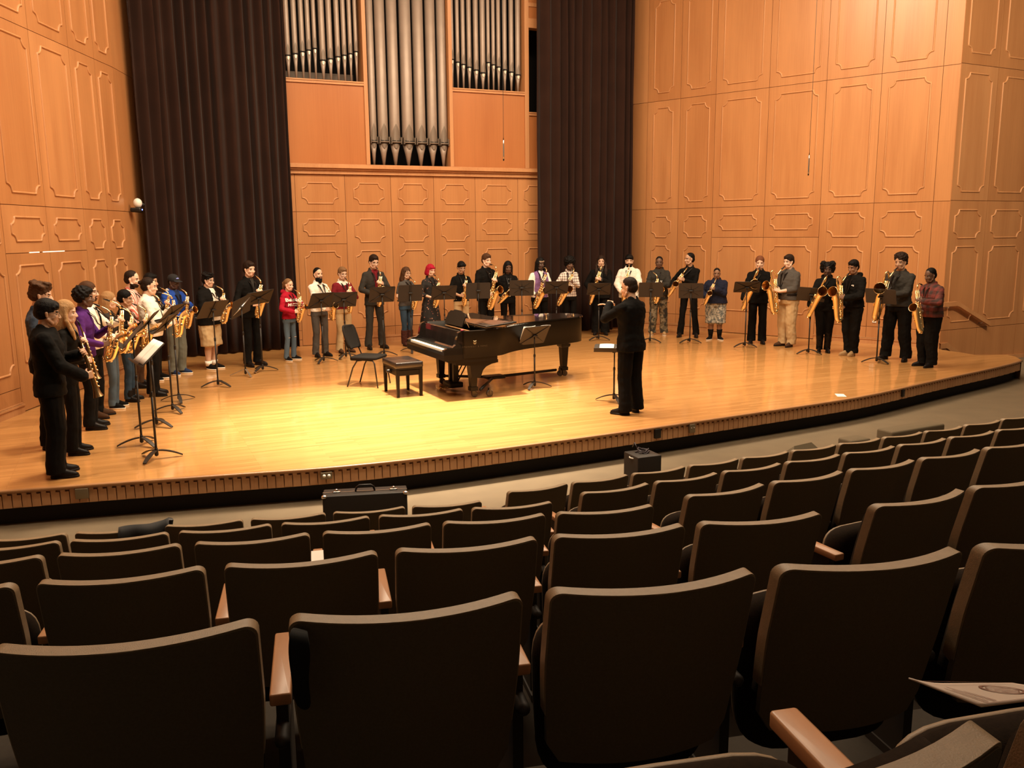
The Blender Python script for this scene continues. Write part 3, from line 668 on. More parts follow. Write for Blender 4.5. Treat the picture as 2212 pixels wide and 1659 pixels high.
    for k in (1, 2):
        p = bell[k]; ks.ell(p + X * (br[k] + .006), (.008, .028 * K, .028 * K), seg=10, n=5); ks.tube([p + X * (br[k] + .016) + Vector((0, -.03, .03)), low + X * (wb + .012)], .004, 5)
    ks.build('keys', M_KEY, r)
    mb = MB(); mb.tube([top + d * .5 + N * wb * .8, bell[3] - Vector((0, br[3] * .9, 0))], .005, 6); mb.build('brace', M_KEY, r)
    return r
SAX = {}
def sax(kind, M, label):
    if kind not in SAX: SAX[kind] = sax_template(kind); o = SAX[kind]
    else: o = copy_tree(SAX[kind])
    o.matrix_world = M; return tag(o, label, 'saxophone', '%s saxophones in the stage ensemble' % kind)
SAXP = {'soprano': (Vector((0, .13, -.18)), Vector((0, .25, -.375))), 'alto': (Vector((0, .17, -.25)), Vector((0, .13, -.46))), 'tenor': (Vector((0, .195, -.27)), Vector((0, .145, -.55))), 'baritone': (Vector((0, .20, -.40)), Vector((0, .185, -.70)))}

# ================================================================== people
SKIN = {'fair': (0.72, 0.47, 0.34), 'light': (0.64, 0.40, 0.275), 'tan': (0.48, 0.275, 0.17), 'brown': (0.25, 0.13, 0.075), 'dark': (0.13, 0.066, 0.04), 'deep': (0.075, 0.039, 0.026)}
HAIRC = {'black': (0.0045, 0.0033, 0.003), 'darkbrown': (0.020, 0.010, 0.006), 'brown': (0.07, 0.031, 0.014), 'lightbrown': (0.19, 0.10, 0.045), 'blond': (0.36, 0.20, 0.085), 'red': (0.36, 0.008, 0.028), 'auburn': (0.16, 0.055, 0.025)}
CL = dict(black=(0.0052, 0.0043, 0.0036), suit=(0.0042, 0.0035, 0.003), charcoal=(0.036, 0.032, 0.027), grey=(0.075, 0.066, 0.058), ltgrey=(0.16, 0.14, 0.12), white=(0.84, 0.78, 0.68), cream=(0.80, 0.70, 0.56),
          khaki=(0.50, 0.35, 0.185), tan=(0.40, 0.25, 0.12), navy=(0.014, 0.016, 0.033), blue=(0.016, 0.055, 0.30), purple=(0.075, 0.018, 0.14), lilac=(0.21, 0.11, 0.25), red=(0.36, 0.010, 0.026),
          maroon=(0.17, 0.012, 0.018), denim=(0.085, 0.12, 0.155), dkdenim=(0.032, 0.055, 0.085), slate=(0.14, 0.14, 0.11), brownboot=(0.055, 0.018, 0.013), brown=(0.07, 0.035, 0.018), shoe=(0.012, 0.009, 0.008), bluish=(0.02, 0.035, 0.09))
def cloth(c):
    if isinstance(c, bpy.types.Material): return c
    return mat('%s_cloth' % c, CL[c], 0.85 if c not in ('shoe',) else 0.35, bump=0.08, spec=0.12, bump_scale=180)
def skin(k): return mat('%s_skin' % k, SKIN[k], 0.5, noise_amt=0.06, noise_scale=12)
def hairm(k): return mat('%s_hair' % k, HAIRC[k], 0.6, spec=0.15, bump=0.5, bump_scale=130)
V3 = Vector
def ik(S, T, L1, L2, pole):
    """elbow position for shoulder S, wrist T"""
    d = T - S; D = min(d.length, (L1 + L2) * 0.995); d.normalize(); a = (L1 * L1 - L2 * L2 + D * D) / (2 * D); h = math.sqrt(max(L1 * L1 - a * a, 0))
    p = pole - d * pole.dot(d); p.normalize(); return S + d * a + p * h, S + d * D
def hand(mb, W, d, n, side, curl=0.9, k=1.0):
    """wrist W, pointing d, palm facing n; four fingers and a thumb"""
    d = d.normalized(); n = (n - d * n.dot(d)).normalized(); s = d.cross(n) * side      # s points to the thumb side
    for j in range(4):
        o = (j - 1.5) * -0.0195 * k; mb.cap(W + s * o * 0.55 + d * .005, W + d * 0.082 * k + s * o, 0.0150 * k, 0.0125 * k, 10, flat=1.0)
        L = (0.040, 0.045, 0.042, 0.033)[j] * k; p = W + d * 0.088 * k + s * o; a = 0.25 * curl; rr = (.0088, .0090, .0086, .0078)[j] * k
        for seg, q in ((L, rr), (L * .68, rr * .93), (L * .55, rr * .86)):
            a += 0.62 * curl; e = p + (d * math.cos(a) + n * math.sin(a)) * seg; mb.cap(p, e, q, q * .93, 8); p = e
    b = W + d * 0.026 * k + s * 0.028 * k; t1 = b + (d * .6 + s * .75 + n * .45).normalized() * .042 * k; t2 = t1 + (d * .75 + s * .1 + n * .75).normalized() * .034 * k
    mb.cap(W + d * .01 + s * .012 * k, b, .016 * k, .014 * k, 8); mb.cap(b, t1, .013 * k, .0105 * k, 8); mb.cap(t1, t2, .0105 * k, .0085 * k, 8)
def torso_rings(bw, bd, belly, zlo, zhi=1.475, flare=0.0, fem=False, pad=0.0):
    R = []
    data = [(1.475, .060, .058, .055, .0), (1.46, .082, .066, .062, .0), (1.44, .112, .074, .074, .0), (1.415, .143, .082, .085, .0), (1.37, .168, .10, .098, .0), (1.30, .174, .118, .10, .0), (1.22, .164, .115, .094, .0), (1.13, .150, .105, .085, .0), (1.05, .147, .10, .085, .0), (0.97, .162, .105, .10, .0), (0.90, .172, .108, .112, .0), (0.82, .175, .11, .112, 0), (0.72, .178, .11, .112, 0)]
    for z, x, yf, yb, _ in data:
        if z < zlo - 1e-6: break
        t = max(0, min(1, (1.42 - z) / .25)); t2 = max(0, 1 - abs(z - 1.05) / .28)
        xx = (x + pad) * (1 + (bw - 1) * (0.6 + .4 * t)) + belly * .55 * t2; f = (yf + pad) * bd + belly * 1.25 * t2; b = (yb + pad) * bd + belly * .2 * t2
        if fem: xx *= (0.93 if z > 1.2 else 0.9 if z > 1.0 else 1.0); f += .022 * max(0, 1 - abs(z - 1.29) / .09)
        if z < 1.0: xx += flare * (1.0 - z) * 1.3; f += flare * (1.0 - z); b += flare * (1.0 - z)
        ring = []
        for k in range(28):
            a = 2 * pi * k / 28; c, s = math.cos(a), math.sin(a); e = 0.82
            ring.append(V3((math.copysign(abs(c) ** e, c) * xx, (math.copysign(abs(s) ** e, s) * (f if s > 0 else b)), z)))
        R.append(ring)
    return R
def eye_mesh():
    if 'eye' in MATS: return MATS['eye']
    mb = MB(); mb.ell((0, 0, 0), (.0108, .0108, .0095), seg=12, n=8)
    me = mb.mesh('eye', [M_EYEW, M_EYED])
    for p in me.polygons:
        if p.center.y > 0.0062 : p.material_index = 1
    MATS['eye'] = me; return me
HEADC = V3((0, .012, 1.632))
def head_parts(mb, H):
    """H maps head space (origin at the neck joint) to body space"""
    E = lambda c, r: mb.ell(H @ V3(c), r, M=H.to_3x3().to_4x4())
    E((0, .0, .135), (.0745, .094, .094)); E((0, .022, .085), (.062, .078, .085)); E((0, .052, .035), (.043, .048, .040)); E((0, .072, .012), (.022, .020, .016))
    C = lambda a, b, r0, r1, fl=1.0: mb.cap(H @ V3(a), H @ V3(b), r0, r1, 8, flat=fl)
    C((0, .098, .105), (0, .112, .077), .009, .012); C((-.010, .105, .073), (.010, .105, .073), .0085, .0085)
    C((-.036, .083, .127), (.036, .083, .127), .011, .011); C((-.013, .097, .042), (.013, .097, .042), .008, .008); C((-.011, .096, .050), (.011, .096, .050), .0075, .0075)
    for s in (-1, 1):
        C((s * .040, .072, .082), (s * .045, .055, .066), .017, .016); C((s * .0755, -.002, .108), (s * .073, .004, .075), .0135, .009)
        C((s * .058, .018, .05), (s * .040, .05, .022), .018, .017)
def hairstyle(style, mb, H, L=0.0):
    E = lambda c, r, k=1: mb.ell(H @ V3(c), r, M=H.to_3x3().to_4x4()); C = lambda a, b, r0, r1, fl=1.0: mb.cap(H @ V3(a), H @ V3(b), r0, r1, 10, flat=fl, up=H.to_3x3() @ V3((0, 1, 0)))
    if style in ('short', 'crop', 'slick', 'bun', 'pony', 'long', 'wavy', 'bob', 'fringe', 'messy', 'curly', 'dreads', 'puffs', 'band', 'back'):
        g = {'crop': 0.0, 'slick': .001, 'bun': .001, 'pony': .001, 'band': .004}.get(style, .007)
        E((0, -.012, .152), (.077 + g, .0945 + g, .087 + g)); E((0, -.030, .105), (.073 + g, .078 + g, .075))
    if style in ('short', 'messy', 'curly', 'fringe'): E((0, .026, .192), (.066, .070, .040))
    if style == 'fringe': C((-.045, .072, .182), (.045, .075, .178), .026, .026); C((-.06, .055, .165), (-.02, .083, .165), .018, .018); C((.06, .055, .165), (.02, .083, .165), .018, .018)
    if style == 'messy':
        for k in range(16):
            a = k * 2.4; rr = .055 + .012 * (k % 3); E((math.cos(a) * rr, -.012 + math.sin(a) * rr, .19 + .012 * (k % 4)), (.028, .028, .024))
    if style == 'curly':
        rnd = random.Random(5)
        for k in range(44):
            a = k * 2.4; t = k / 44; z = .225 - .13 * t; rr = .095 * math.sqrt(max(0, 1 - ((z - .13) / .105) ** 2)) * .95; yy = -.018 + math.sin(a) * rr
            if z < .165 and yy > .035: continue
            E((math.cos(a) * rr, yy, z), (.024, .024, .022))
    if style == 'afro': E((0, -.014, .182), (.115 + L, .11 + L, .098 + L)); E((0, -.045, .11), (.10 + L, .085 + L, .08))
    if style == 'puffs':
        for s in (-1, 1): E((s * .075, -.02, .20), (.062, .062, .062)); E((s * .09, -.02, .13), (.048, .05, .06)); E((s * .088, -.015, .08), (.036, .04, .045))
    if style == 'bun': E((0, -.115, .15), (.03, .028, .03))
    if style == 'pony': C((0, -.10, .17), (0, -.13, .13), .022, .026); C((0, -.13, .13), (0, -.125, -.02), .028, .016)
    if style in ('long', 'wavy', 'bob', 'dreads'):
        n = {'bob': .015, 'long': -.02 - L, 'wavy': -.02 - L, 'dreads': -.06 - L}[style]
        if style == 'dreads':
            for k in range(22):
                a = math.radians(18 + 324 * k / 21 - 90 + 18) ; a = math.radians(-90 - 128 + 256 * k / 21); x, y = math.cos(a) * .082, -.012 + math.sin(a) * .088
                j = .01 * (k % 3); C((x * .8, y * .8, .19), (x * 1.12, y * 1.08, .12), .015, .014); C((x * 1.12, y * 1.08, .12), (x * 1.2, y * 1.12, n + j * 3), .013, .0095)
        else:
            for k in range(15):
                a = math.radians(-90 - 112 + 224 * k / 14); x, y = math.cos(a) * .074, -.018 + math.sin(a) * .083; wv = .012 * math.sin(k * 2.1) if style == 'wavy' else 0
                C((x * .9, y * .9, .17), (x * 1.1, y * 1.07, .085), .025, .024); C((x * 1.1, y * 1.07, .085), (x * 1.14 + wv, y * 1.15 - abs(n) * .1, (n + .085) / 2 + .0), .024, .024); C((x * 1.14 + wv, y * 1.15 - abs(n) * .1, (n + .085) / 2), (x * 1.12 - wv, y * 1.18 - abs(n) * .12, n), .024, .014)
            if L > .12:                               # strands falling in front of the shoulders
                for s in (-1, 1):
                    for q in (0, 1):
                        C((s * (.074 - q * .006), .0, .15), (s * (.094 + q * .012), .028, .02), .022, .024); C((s * (.094 + q * .012), .028, .02), (s * (.11 - q * .03), .085, -.08), .026, .026); C((s * (.11 - q * .03), .085, -.08), (s * (.10 - q * .025), .118, n), .026, .014)
            if style in ('bob',): C((-.04, .078, .172), (.04, .078, .172), .02, .02)
def person(P):
    """P: dict, see the list below. Body built at 1.75 m, then scaled."""
    fx, fy, hy = P['px']; pos = at(fx, fy); hair_up = {'afro': .045 + P.get('hl', 0), 'curly': .018, 'messy': .014, 'puffs': .025, 'short': .01, 'fringe': .008}.get(P['hair'], .004)
    top = zat(hy, pos.x, pos.y); sc_ = top / (1.755 + hair_up)
    tgt = P.get('look', (6.0, 9.6)); th = math.atan2(tgt[0] - pos.x, tgt[1] - pos.y) + math.radians(P.get('turn', 0))
    root = empty('person', pos, -th, P['label'], 'person', P.get('group', 'saxophone players standing in an arc on the stage')); root.scale = (sc_,) * 3
    rnd = random.Random(int(fx)); bw, bd, belly, fem = P.get('w', 1.0), P.get('d', P.get('w', 1.0)), P.get('belly', 0.0), P.get('fem', False)
    vox = P.get('vox', .0068); seed = rnd.random() * 50
    sk = skin(P['skin']); hm = hairm(P['hc'])
    # --- joints
    neck = V3((0, .0, 1.455)); hy_, hp = math.radians(P.get('hyaw', 0)), math.radians(P.get('hpitch', 8))
    H = Matrix.Translation(V3((0, .018, 1.505))) @ Matrix.Rotation(-hy_, 4, 'Z') @ Matrix.Rotation(-hp, 4, 'X') @ Matrix.Scale(1.05, 4)
    sh = .160 * (0.5 + .5 * bw) * (.91 if fem else 1); S = {s: V3((s * sh, .0, 1.378)) for s in (-1, 1)}
    st = P.get('stance', .105); ft = {s: V3((s * st, .0 + P.get('step', 0) * s, 0)) for s in (-1, 1)}
    mouth = H @ V3((0, .108, .044))
    # --- saxophone and hands (right hand = +x below, left hand = -x above)
    kind = P.get('sax'); wr = {}; hd = {}
    if kind:
        q = P.get('hold'); rl, pt_, yw = P.get('sr', (14, 0, 0))
        base = mouth + V3(q) if q else mouth
        Ms = Matrix.Translation(base) @ Matrix.Rotation(math.radians(-yw), 4, 'Z') @ Matrix.Rotation(math.radians(-rl), 4, 'Y') @ Matrix.Rotation(math.radians(pt_), 4, 'X')
        Ms = Ms @ Matrix.Scale(1.0 / sc_ if False else 1.0, 4)
        hl, hr = SAXP[kind]
        L = Ms @ hl; Rr = Ms @ hr; ax = (Rr - L).normalized()
        wr[-1] = L + V3((-.075, -.03, -.055)); wr[1] = Rr + V3((.075, -.055, -.03)); hd[-1] = (L + V3((.01, .045, 0)) - wr[-1], V3((.6, .0, .1)) + V3((.3, -.2, 0))); hd[1] = (Rr + V3((-.0, .05, -.01)) - wr[1], V3((-.8, -.1, 0)))
    for s in (-1, 1):
        if P.get('arms') and P['arms'].get(s): w_, d_, n_ = P['arms'][s]; wr[s] = V3(w_); hd[s] = (V3(d_), V3(n_))
        elif s not in wr: wr[s] = V3((s * .25, .06, .86)); hd[s] = (V3((0, .1, -1)), V3((-s, 0, 0)))
    el = {}
    for s in (-1, 1): el[s], wr[s] = ik(S[s], wr[s], .285, .262, V3((s * .75, -.35, -.75)))
    # --- body: one skin
    mb = MB(); head_parts(mb, H)
    mb.cap(neck, H @ V3((0, -.01, .05)), .058 * (1 + (bw - 1) * .5), .052, 14); mb.cap(neck + V3((0, -.01, -.06)), neck, .075, .058, 12)
    mb.loft(torso_rings(bw, bd, belly, .90, fem=fem, pad=-.014))
    for s in (-1, 1):
        mb.cap(S[s] + V3((-s * .03, 0, .0)), S[s], .045, .044); mb.cap(S[s], el[s], .043 * bw, .036 * bw); mb.cap(el[s], wr[s], .037 * bw, .024 * (.5 + .5 * bw)); hand(mb, wr[s], hd[s][0], hd[s][1], s, P.get('curl', .95), 1.0 if not fem else .92)
        kn = V3((s * .098, .018, .48)) + ft[s] * .45 * V3((0, 1, 0)).y * 0; kn = V3(((s * .09 + ft[s].x) / 2, .02 + ft[s].y * .5, .48)); hp_ = V3((s * .088, 0, .90)); an = ft[s] + V3((0, -.015, .085))
        mb.cap(hp_, kn, .078 * bw, .052 * bw); mb.cap(kn, kn.lerp(an, .35) + V3((0, -.012, 0)), .050 * bw, .051 * bw); mb.cap(kn.lerp(an, .35) + V3((0, -.012, 0)), an, .051 * bw, .036); mb.cap(an + V3((0, 0, -.05)), an + V3((0, .08, -.06)), .026, .014)
    V, Fq = voxel(mb, vox, 2)
    Hi = H.inverted(); hv = np.array([list(Hi @ V3(p.tolist())) if p[2] > 1.45 else (9, 9, 9) for p in V])
    fc = hv[Fq].mean(axis=1); mi = np.zeros(len(Fq), dtype=int)
    ax_, y_, z_ = np.abs(fc[:, 0]), fc[:, 1], fc[:, 2]; ok = y_ < 1
    for s in (-1, 1):                                       # press the eye sockets in a little
        dd = np.sqrt((hv[:, 0] - s * .031) ** 2 + (hv[:, 2] - .107) ** 2); k_ = (hv[:, 1] > .05) & (hv[:, 1] < 1); a_ = np.clip(1 - dd / .021, 0, 1) * k_ * .010
        yv = np.array(H.to_3x3() @ V3((0, 1, 0))); V = V - a_[:, None] * yv[None, :]
    mi[ok & (ax_ > .014) & (ax_ < .047) & (y_ > .05) & (np.abs(z_ - .131 + ax_ * .05) < .0058)] = 1
    mi[ok & (ax_ < .021) & (y_ > .085) & (np.abs(z_ - .0455) < .0065)] = 2
    bd_ = P.get('beard')
    if bd_: mi[ok & (y_ > -.005) & ((z_ < .052 - (.0 if bd_ != 'goatee' else 0)) & (z_ > -.03)) & ((ax_ < .032) | (bd_ != 'goatee')) & ~((ax_ < .019) & (np.abs(z_ - .0455) < .006))] = 1
    if bd_: mi[ok & (y_ > .085) & (ax_ < .028) & (np.abs(z_ - .060) < .006)] = 1
    lips = mat('%s_lips' % P['skin'], tuple(c * f for c, f in zip(SKIN[P['skin']], (.85, .55, .55))), .4)
    o = link(fill('body', V, Fq, [sk, hm, lips], mi), 'body', root)
    for s in (-1, 1):
        e = link(eye_mesh(), 'eye', root); e.matrix_local = H @ Matrix.Translation((s * .031, .0735, .108)) @ Matrix.Rotation(math.radians(P.get('gaze', -12)), 4, 'X')
    # --- hair
    if P['hair'] != 'bald':
        mb = MB(); hairstyle(P['hair'], mb, H, P.get('hl', 0)); V, Fq = voxel(mb, .0085, 1)
        amp = {'afro': .016, 'puffs': .014, 'curly': .008, 'messy': .006, 'wavy': .010}.get(P['hair'], .003); V = crease(V, amp, 38 if amp > .007 else 60, seed, (1, 1, .35 if P['hair'] in ('long', 'wavy', 'bob', 'short', 'slick') else 1))
        link(fill('hair', V, Fq, [hm]), 'hair', root)
    if bd_ == 'full':
        mb = MB(); mb.ell(H @ V3((0, .055, .012)), (.050, .048, .042), M=H.to_3x3().to_4x4()); mb.ell(H @ V3((0, .068, -.018)), (.036, .034, .04), M=H.to_3x3().to_4x4()); V, Fq = voxel(mb, .008, 1); link(fill('beard', crease(V, .006, 50, seed), Fq, [hm]), 'beard', root)
    if P.get('glasses'):
        mb = MB()
        for s in (-1, 1): mb.torus((s * .031, .101, .108), .021, .0017, 'y', 14, sx=1.12); mb.tube([(s * .054, .100, .113), (s * .072, .04, .112), (s * .074, -.01, .105)], .0016, 5)
        mb.tube([(-.009, .103, .112), (.009, .103, .112)], .0017, 5); g = mb.build('glasses', mat('dark_glasses_frame', (.02, .012, .01), .3), root); g.matrix_local = H
    # --- upper garment
    T = P['top']; sl = T.get('sleeve', 'long'); pad = T.get('pad', .004); lo = T.get('hem', .86); mb = MB()
    R = torso_rings(bw, bd, belly, lo, fem=fem, pad=pad, flare=T.get('flare', 0.0)); mb.loft(R)
    mb.cap((-.035, -.018, 1.475), (.035, -.018, 1.475), .048, .048) if T.get('collar', True) else None
    ar = (.050 + pad * .8) * (.4 + .6 * bw)
    for s in (-1, 1):
        mb.cap(S[s] + V3((-s * .04, 0, .01)), S[s], .050 + pad * .6, .052 + pad * .6)
        if sl == 'none': continue
        if sl == 'short': e = S[s].lerp(el[s], .68); mb.cap(S[s], e, ar * 1.08, ar * 1.05)
        elif sl == 'roll': mb.cap(S[s], el[s], ar, ar * .92); mb.cap(el[s], el[s].lerp(wr[s], .42), ar * .92, ar * .82)
        else: mb.cap(S[s], el[s], ar, ar * .9); mb.cap(el[s], el[s].lerp(wr[s], .90), ar * .9, (.036 + pad) * (.5 + .5 * bw))
    if T.get('hood'): mb.cap((-.06, -.085, 1.475), (.06, -.085, 1.475), .048, .048); mb.cap((-.07, -.05, 1.47), (-.05, .05, 1.435), .032, .024); mb.cap((.07, -.05, 1.47), (.05, .05, 1.435), .032, .024)
    V, Fq = voxel(mb, .0095, 2); V = crease(V, T.get('fold', .008), 9, seed, (1, 1, 1.6)); V = crease(V, T.get('fold', .008) * .45, 24, seed + 9, (1, 1, 1.5))
    fc = V[Fq].mean(axis=1); x_, y_, z_ = fc[:, 0], fc[:, 1], fc[:, 2]
    # cut the neck hole so that skin shows there
    nh = (np.sqrt((x_ / .062) ** 2 + ((y_ + .0) / .066) ** 2) < 1) & (z_ > 1.455 if not T.get('deep') else z_ > 1.40); vn = T.get('vneck', 0)
    if vn: nh |= (y_ > .02) & (np.abs(x_) < .012 + (z_ - (1.46 - vn)) * .42) & (z_ > 1.46 - vn) & (z_ < 1.52)
    keep = ~nh; front = (y_ > .035 * 1)
    sel = np.zeros(len(Fq), bool)
    if T.get('open'):                                       # open jacket: a V (or a band) of shirt shows
        zt, wt, wb_ = T['open']; sel = front & (np.abs(x_) < wt + (wb_ - wt) * np.clip((1.45 - z_) / (1.45 - zt), 0, 1)) & (z_ > zt)
    if T.get('vest'): sel = ((np.abs(x_) > sh * .92) | (front & (np.abs(x_) < .055 * np.clip((z_ - 1.18) / .25, 0, 1)))) & (z_ > .5)
    if T.get('yoke'): sel = (z_ > 1.385) & (np.sqrt((x_ / .12) ** 2 + (y_ / .12) ** 2) < 1)
    name = T.get('name', 'shirt')
    mats = [cloth(T['c'])]
    if sel.any():
        V2 = V.copy(); link(fill(T.get('in_name', 'shirt'), V2, Fq[sel & keep], [cloth(T['in'])]), T.get('in_name', 'shirt'), root)
    link(fill(name, V, Fq[(~sel) & keep], mats), name, root); bodyV, bodyF = V, Fq
    def front_y(x, z):
        m = (np.abs(V[:, 0] - x) < .014) & (np.abs(V[:, 2] - z) < .014) & (V[:, 1] > 0); return float(V[m, 1].max()) if m.any() else .12 * bd
    if P.get('tie'):
        mb = MB(); zs = [1.435, 1.40, 1.3, 1.2, 1.12, 1.07]; ws = [.018, .014, .022, .03, .036, .004]
        mb.add([(s_ * w_, front_y(0, z) + .006, z) for z, w_ in zip(zs, ws) for s_ in (-1, 1)], [(2 * i, 2 * i + 1, 2 * i + 3, 2 * i + 2) for i in range(len(zs) - 1)], 0, True); mb.build('tie', cloth(P['tie']), root).modifiers.new('t', 'SOLIDIFY').thickness = .004
    if P.get('text'):
        for (txt, z, size) in P['text']:
            cu = bpy.data.curves.new('txt', 'FONT'); cu.body = txt; cu.size = size; cu.align_x = 'CENTER'; cu.resolution_u = 2; cu.offset = .0035; to = bpy.data.objects.new('txt', cu); COL.objects.link(to)
            dg = bpy.context.evaluated_depsgraph_get(); me = bpy.data.meshes.new_from_object(to.evaluated_get(dg)); bpy.data.objects.remove(to)
            for v in me.vertices:
                x, z2 = -v.co.x + P.get('tx', 0), z + v.co.y; v.co = (x, front_y(x, z2) + .007, z2)
            me.materials.clear(); me.materials.append(mat('white_print', (.85, .8, .74), .7)); link(me, 'printed_lettering', root)
    if P.get('emblem'):
        mb = MB(); ex, ez = P['emblem']; cm = MB()
        for (a, b, w_) in ((0, 0, .022), (-.008, -.016, .012), (.02, -.006, .008)): y = front_y(ex + a, ez + b) + .006; cm.box(ex + a - w_, ex + a + w_, y, y + .002, ez + b - .005, ez + b + .005)
        cm.build('chest_print', mat('white_print', (.85, .8, .74), .7), root)
    if P.get('buttons'):
        for z in (1.36, 1.27, 1.18, 1.09): y = front_y(0, z); MB().ell((0, y + .003, z), (.006, .003, .006), seg=8, n=4).build('button', M_PEARL, root)
    # --- lower garment
    B = P['bottom']; mb = MB(); kz = B.get('to', .05); th_, knr, hem = B.get('r', (.088, .068, .070)); bws = 1 + (bw - 1) * .8
    rr = torso_rings(bw, bd, belly * .8, .82, pad=.0 + (.0 if not fem else .002), fem=fem)
    if B['type'] == 'skirt':
        rings = []
        for z, x, y in ((1.1, .15, .10), (1.0, .165, .12), (.9, .19, .145), (.75, .215, .17), (.6, .235, .185), (kz, .25, .195)):
            rings.append([V3((math.cos(a) * x * bws * (1 + .035 * math.sin(a * 9)), math.sin(a) * y * bws * (1 + .035 * math.sin(a * 9)), z)) for a in [2 * pi * k / 48 for k in range(48)]])
        mb.loft(rings)
    else:
        mb.loft([q for q in rr if q[0].z <= 1.06 + 1e-6])
        for s in (-1, 1):
            kn = V3(((s * .09 + ft[s].x) / 2, .02 + ft[s].y * .5, .48)); hp_ = V3((s * .088 * bws, 0, .88)); an = ft[s] + V3((0, -.02, kz if kz < .2 else .085))
            if kz < .3: mb.cap(hp_, kn, th_ * bws, knr * bws); mb.cap(kn, an + V3((0, 0, hem)), knr * bws, hem); mb.tube([an + V3((0, 0, hem * 1.4)), an + V3((0, .004, .0))], [hem, hem * 1.04], 16)
            else:
                e = hp_.lerp(kn, (.88 - kz) / .40) if kz > .45 else kn + V3((0, 0, kz - .48)); mb.cap(hp_, hp_.lerp(e, .8), th_ * bws, hem * bws); mb.tube([hp_.lerp(e, .7), e], [hem * bws, hem * 1.05 * bws], 18)
    V, Fq = voxel(mb, .0095, 2); V = crease(V, B.get('fold', .008), 7, seed + 3, (1, 1, 1.0)); V = crease(V, B.get('fold', .008) * .5, 22, seed + 5, (1, 1, .8))
    if B['type'] != 'skirt': V[:, 2] = np.maximum(V[:, 2], .012)
    nm = {'skirt': 'dress_skirt', 'shorts': 'shorts', 'jeans': 'jeans'}.get(B['type'], 'trousers')
    link(fill(nm, V, Fq, [cloth(B['c'])]), nm, root)
    if B.get('belt'):
        mb = MB(); rg = torso_rings(bw, bd, belly, .97, pad=.013, fem=fem)[-1]; mb.loft([[V3((p.x, p.y, z)) for p in rg] for z in (.985, .99, 1.015, 1.02)], 0, False); mb.build('belt', cloth('shoe'), root)
    # --- shoes
    Sx = P['shoes']; 
    for s in (-1, 1):
        mb = MB(); toe = math.radians(P.get('toe', 12)) * s; Mf = Matrix.Translation(ft[s]) @ Matrix.Rotation(-toe, 4, 'Z'); w_ = .043 if not fem else .038; Lf = .185 if not fem else .165
        def outline(k, z, grow=0.0): return [Mf @ V3((math.cos(a) * (w_ + grow) * (1 - .12 * (math.sin(a) < 0)), -.075 + (Lf + .075 + grow) * .5 + math.sin(a) * ((Lf + .075) * .5 + grow), z)) for a in [2 * pi * j / 20 for j in range(20)]]
        mb.loft([outline(0, .0, .001), outline(0, .018, .004), outline(0, .022, .002)], 1)
        rings = []
        for z, sy, sx_, yo in ((.02, 1.0, 1.0, 0), (.04, .98, .98, 0), (.058, .88, .9, -.012), (.078, .62, .78, -.04), (.10, .42, .75, -.058), (.115, .36, .74, -.06)):
            rings.append([Mf @ V3((math.cos(a) * w_ * sx_ * (1 - .12 * (math.sin(a) < 0)), -.075 + (Lf + .075) * .5 + yo + math.sin(a) * (Lf + .075) * .5 * sy, z)) for a in [2 * pi * j / 20 for j in range(20)]])
        mb.loft(rings, 0); mb.build('shoe', [cloth(Sx['c']), cloth(Sx.get('sole', 'shoe'))], root)
        if Sx.get('laces'):
            lm = MB()
            for k in range(4): lm.tube([Mf @ V3((-.02, .03 - k * .022, .074 + k * .014)), Mf @ V3((.02, .042 - k * .022, .078 + k * .014))], .004, 5)
            lm.build('laces', cloth('white'), root)
        if Sx.get('boot'):
            h_, r_ = Sx['boot']; an = ft[s] + V3((0, -.018, 0)); kn = V3(((s * .09 + ft[s].x) / 2, .02 + ft[s].y * .5, .48)); e = an.lerp(kn, h_ / .48); mb = MB(); mb.tube([an + V3((0, 0, .06)), an.lerp(e, .5), e], [r_ * .86, r_, r_ * 1.05], 18)
            V, Fq = voxel(mb, .009, 1); link(fill('boot_shaft', crease(V, .006, 22, seed), Fq, [cloth(Sx['c'])]), 'boot_shaft', root)
        if Sx.get('sock'):
            c_, h_ = Sx['sock']; an = ft[s] + V3((0, -.015, 0)); MB().tube([an + V3((0, 0, .07)), an + V3((0, .004, h_))], [.047, .054 * bw], 16).build('sock', cloth(c_), root)
    # --- neck strap and instrument
    if kind:
        o = sax(kind, root.matrix_basis @ Ms if False else Matrix.Translation(pos) @ Matrix.Rotation(-th, 4, 'Z') @ Matrix.Diagonal((sc_, sc_, sc_, 1)) @ Ms, P['saxlabel'])
        # instruments keep their real size whatever the height of the player
        if kind != 'soprano' and P.get('strap', True):
            hook = Ms @ (SAXP[kind][0] + V3((0, -.03, -.06))); mb = MB()
            for s in (-1, 1):
                a = V3((s * .062, -.045, 1.492)); b = V3((s * .066, .045, 1.455)); z1 = max(hook.z + .09, 1.2); c = V3((s * .045 + hook.x * .25, front_y(s * .04, 1.38) + .012, 1.38)); d_ = c.lerp(hook, .55); d_.y = max(front_y(d_.x, d_.z) + .010, d_.y * .8) if d_.z > 1.0 else d_.y
                pts = [V3((0, -.075, 1.495)), a, b, c, d_, hook]
                rings = []
                for i, p in enumerate(pts):
                    t = (pts[min(i + 1, 5)] - pts[max(i - 1, 0)]).normalized(); u = t.cross(V3((0, 1, .35)) if i > 1 else V3((0, 0, 1))).normalized(); wd = .013 if i < 4 else .007; nn = t.cross(u).normalized() * .003
                    rings.append([p + u * wd + nn, p - u * wd + nn, p - u * wd - nn, p + u * wd - nn])
                mb.loft(rings, 0, True, True, False)
            mb.build('neck_strap', cloth('shoe') if not P.get('strapc') else cloth(P['strapc']), root)
    # --- extras
    ex = P.get('extra')
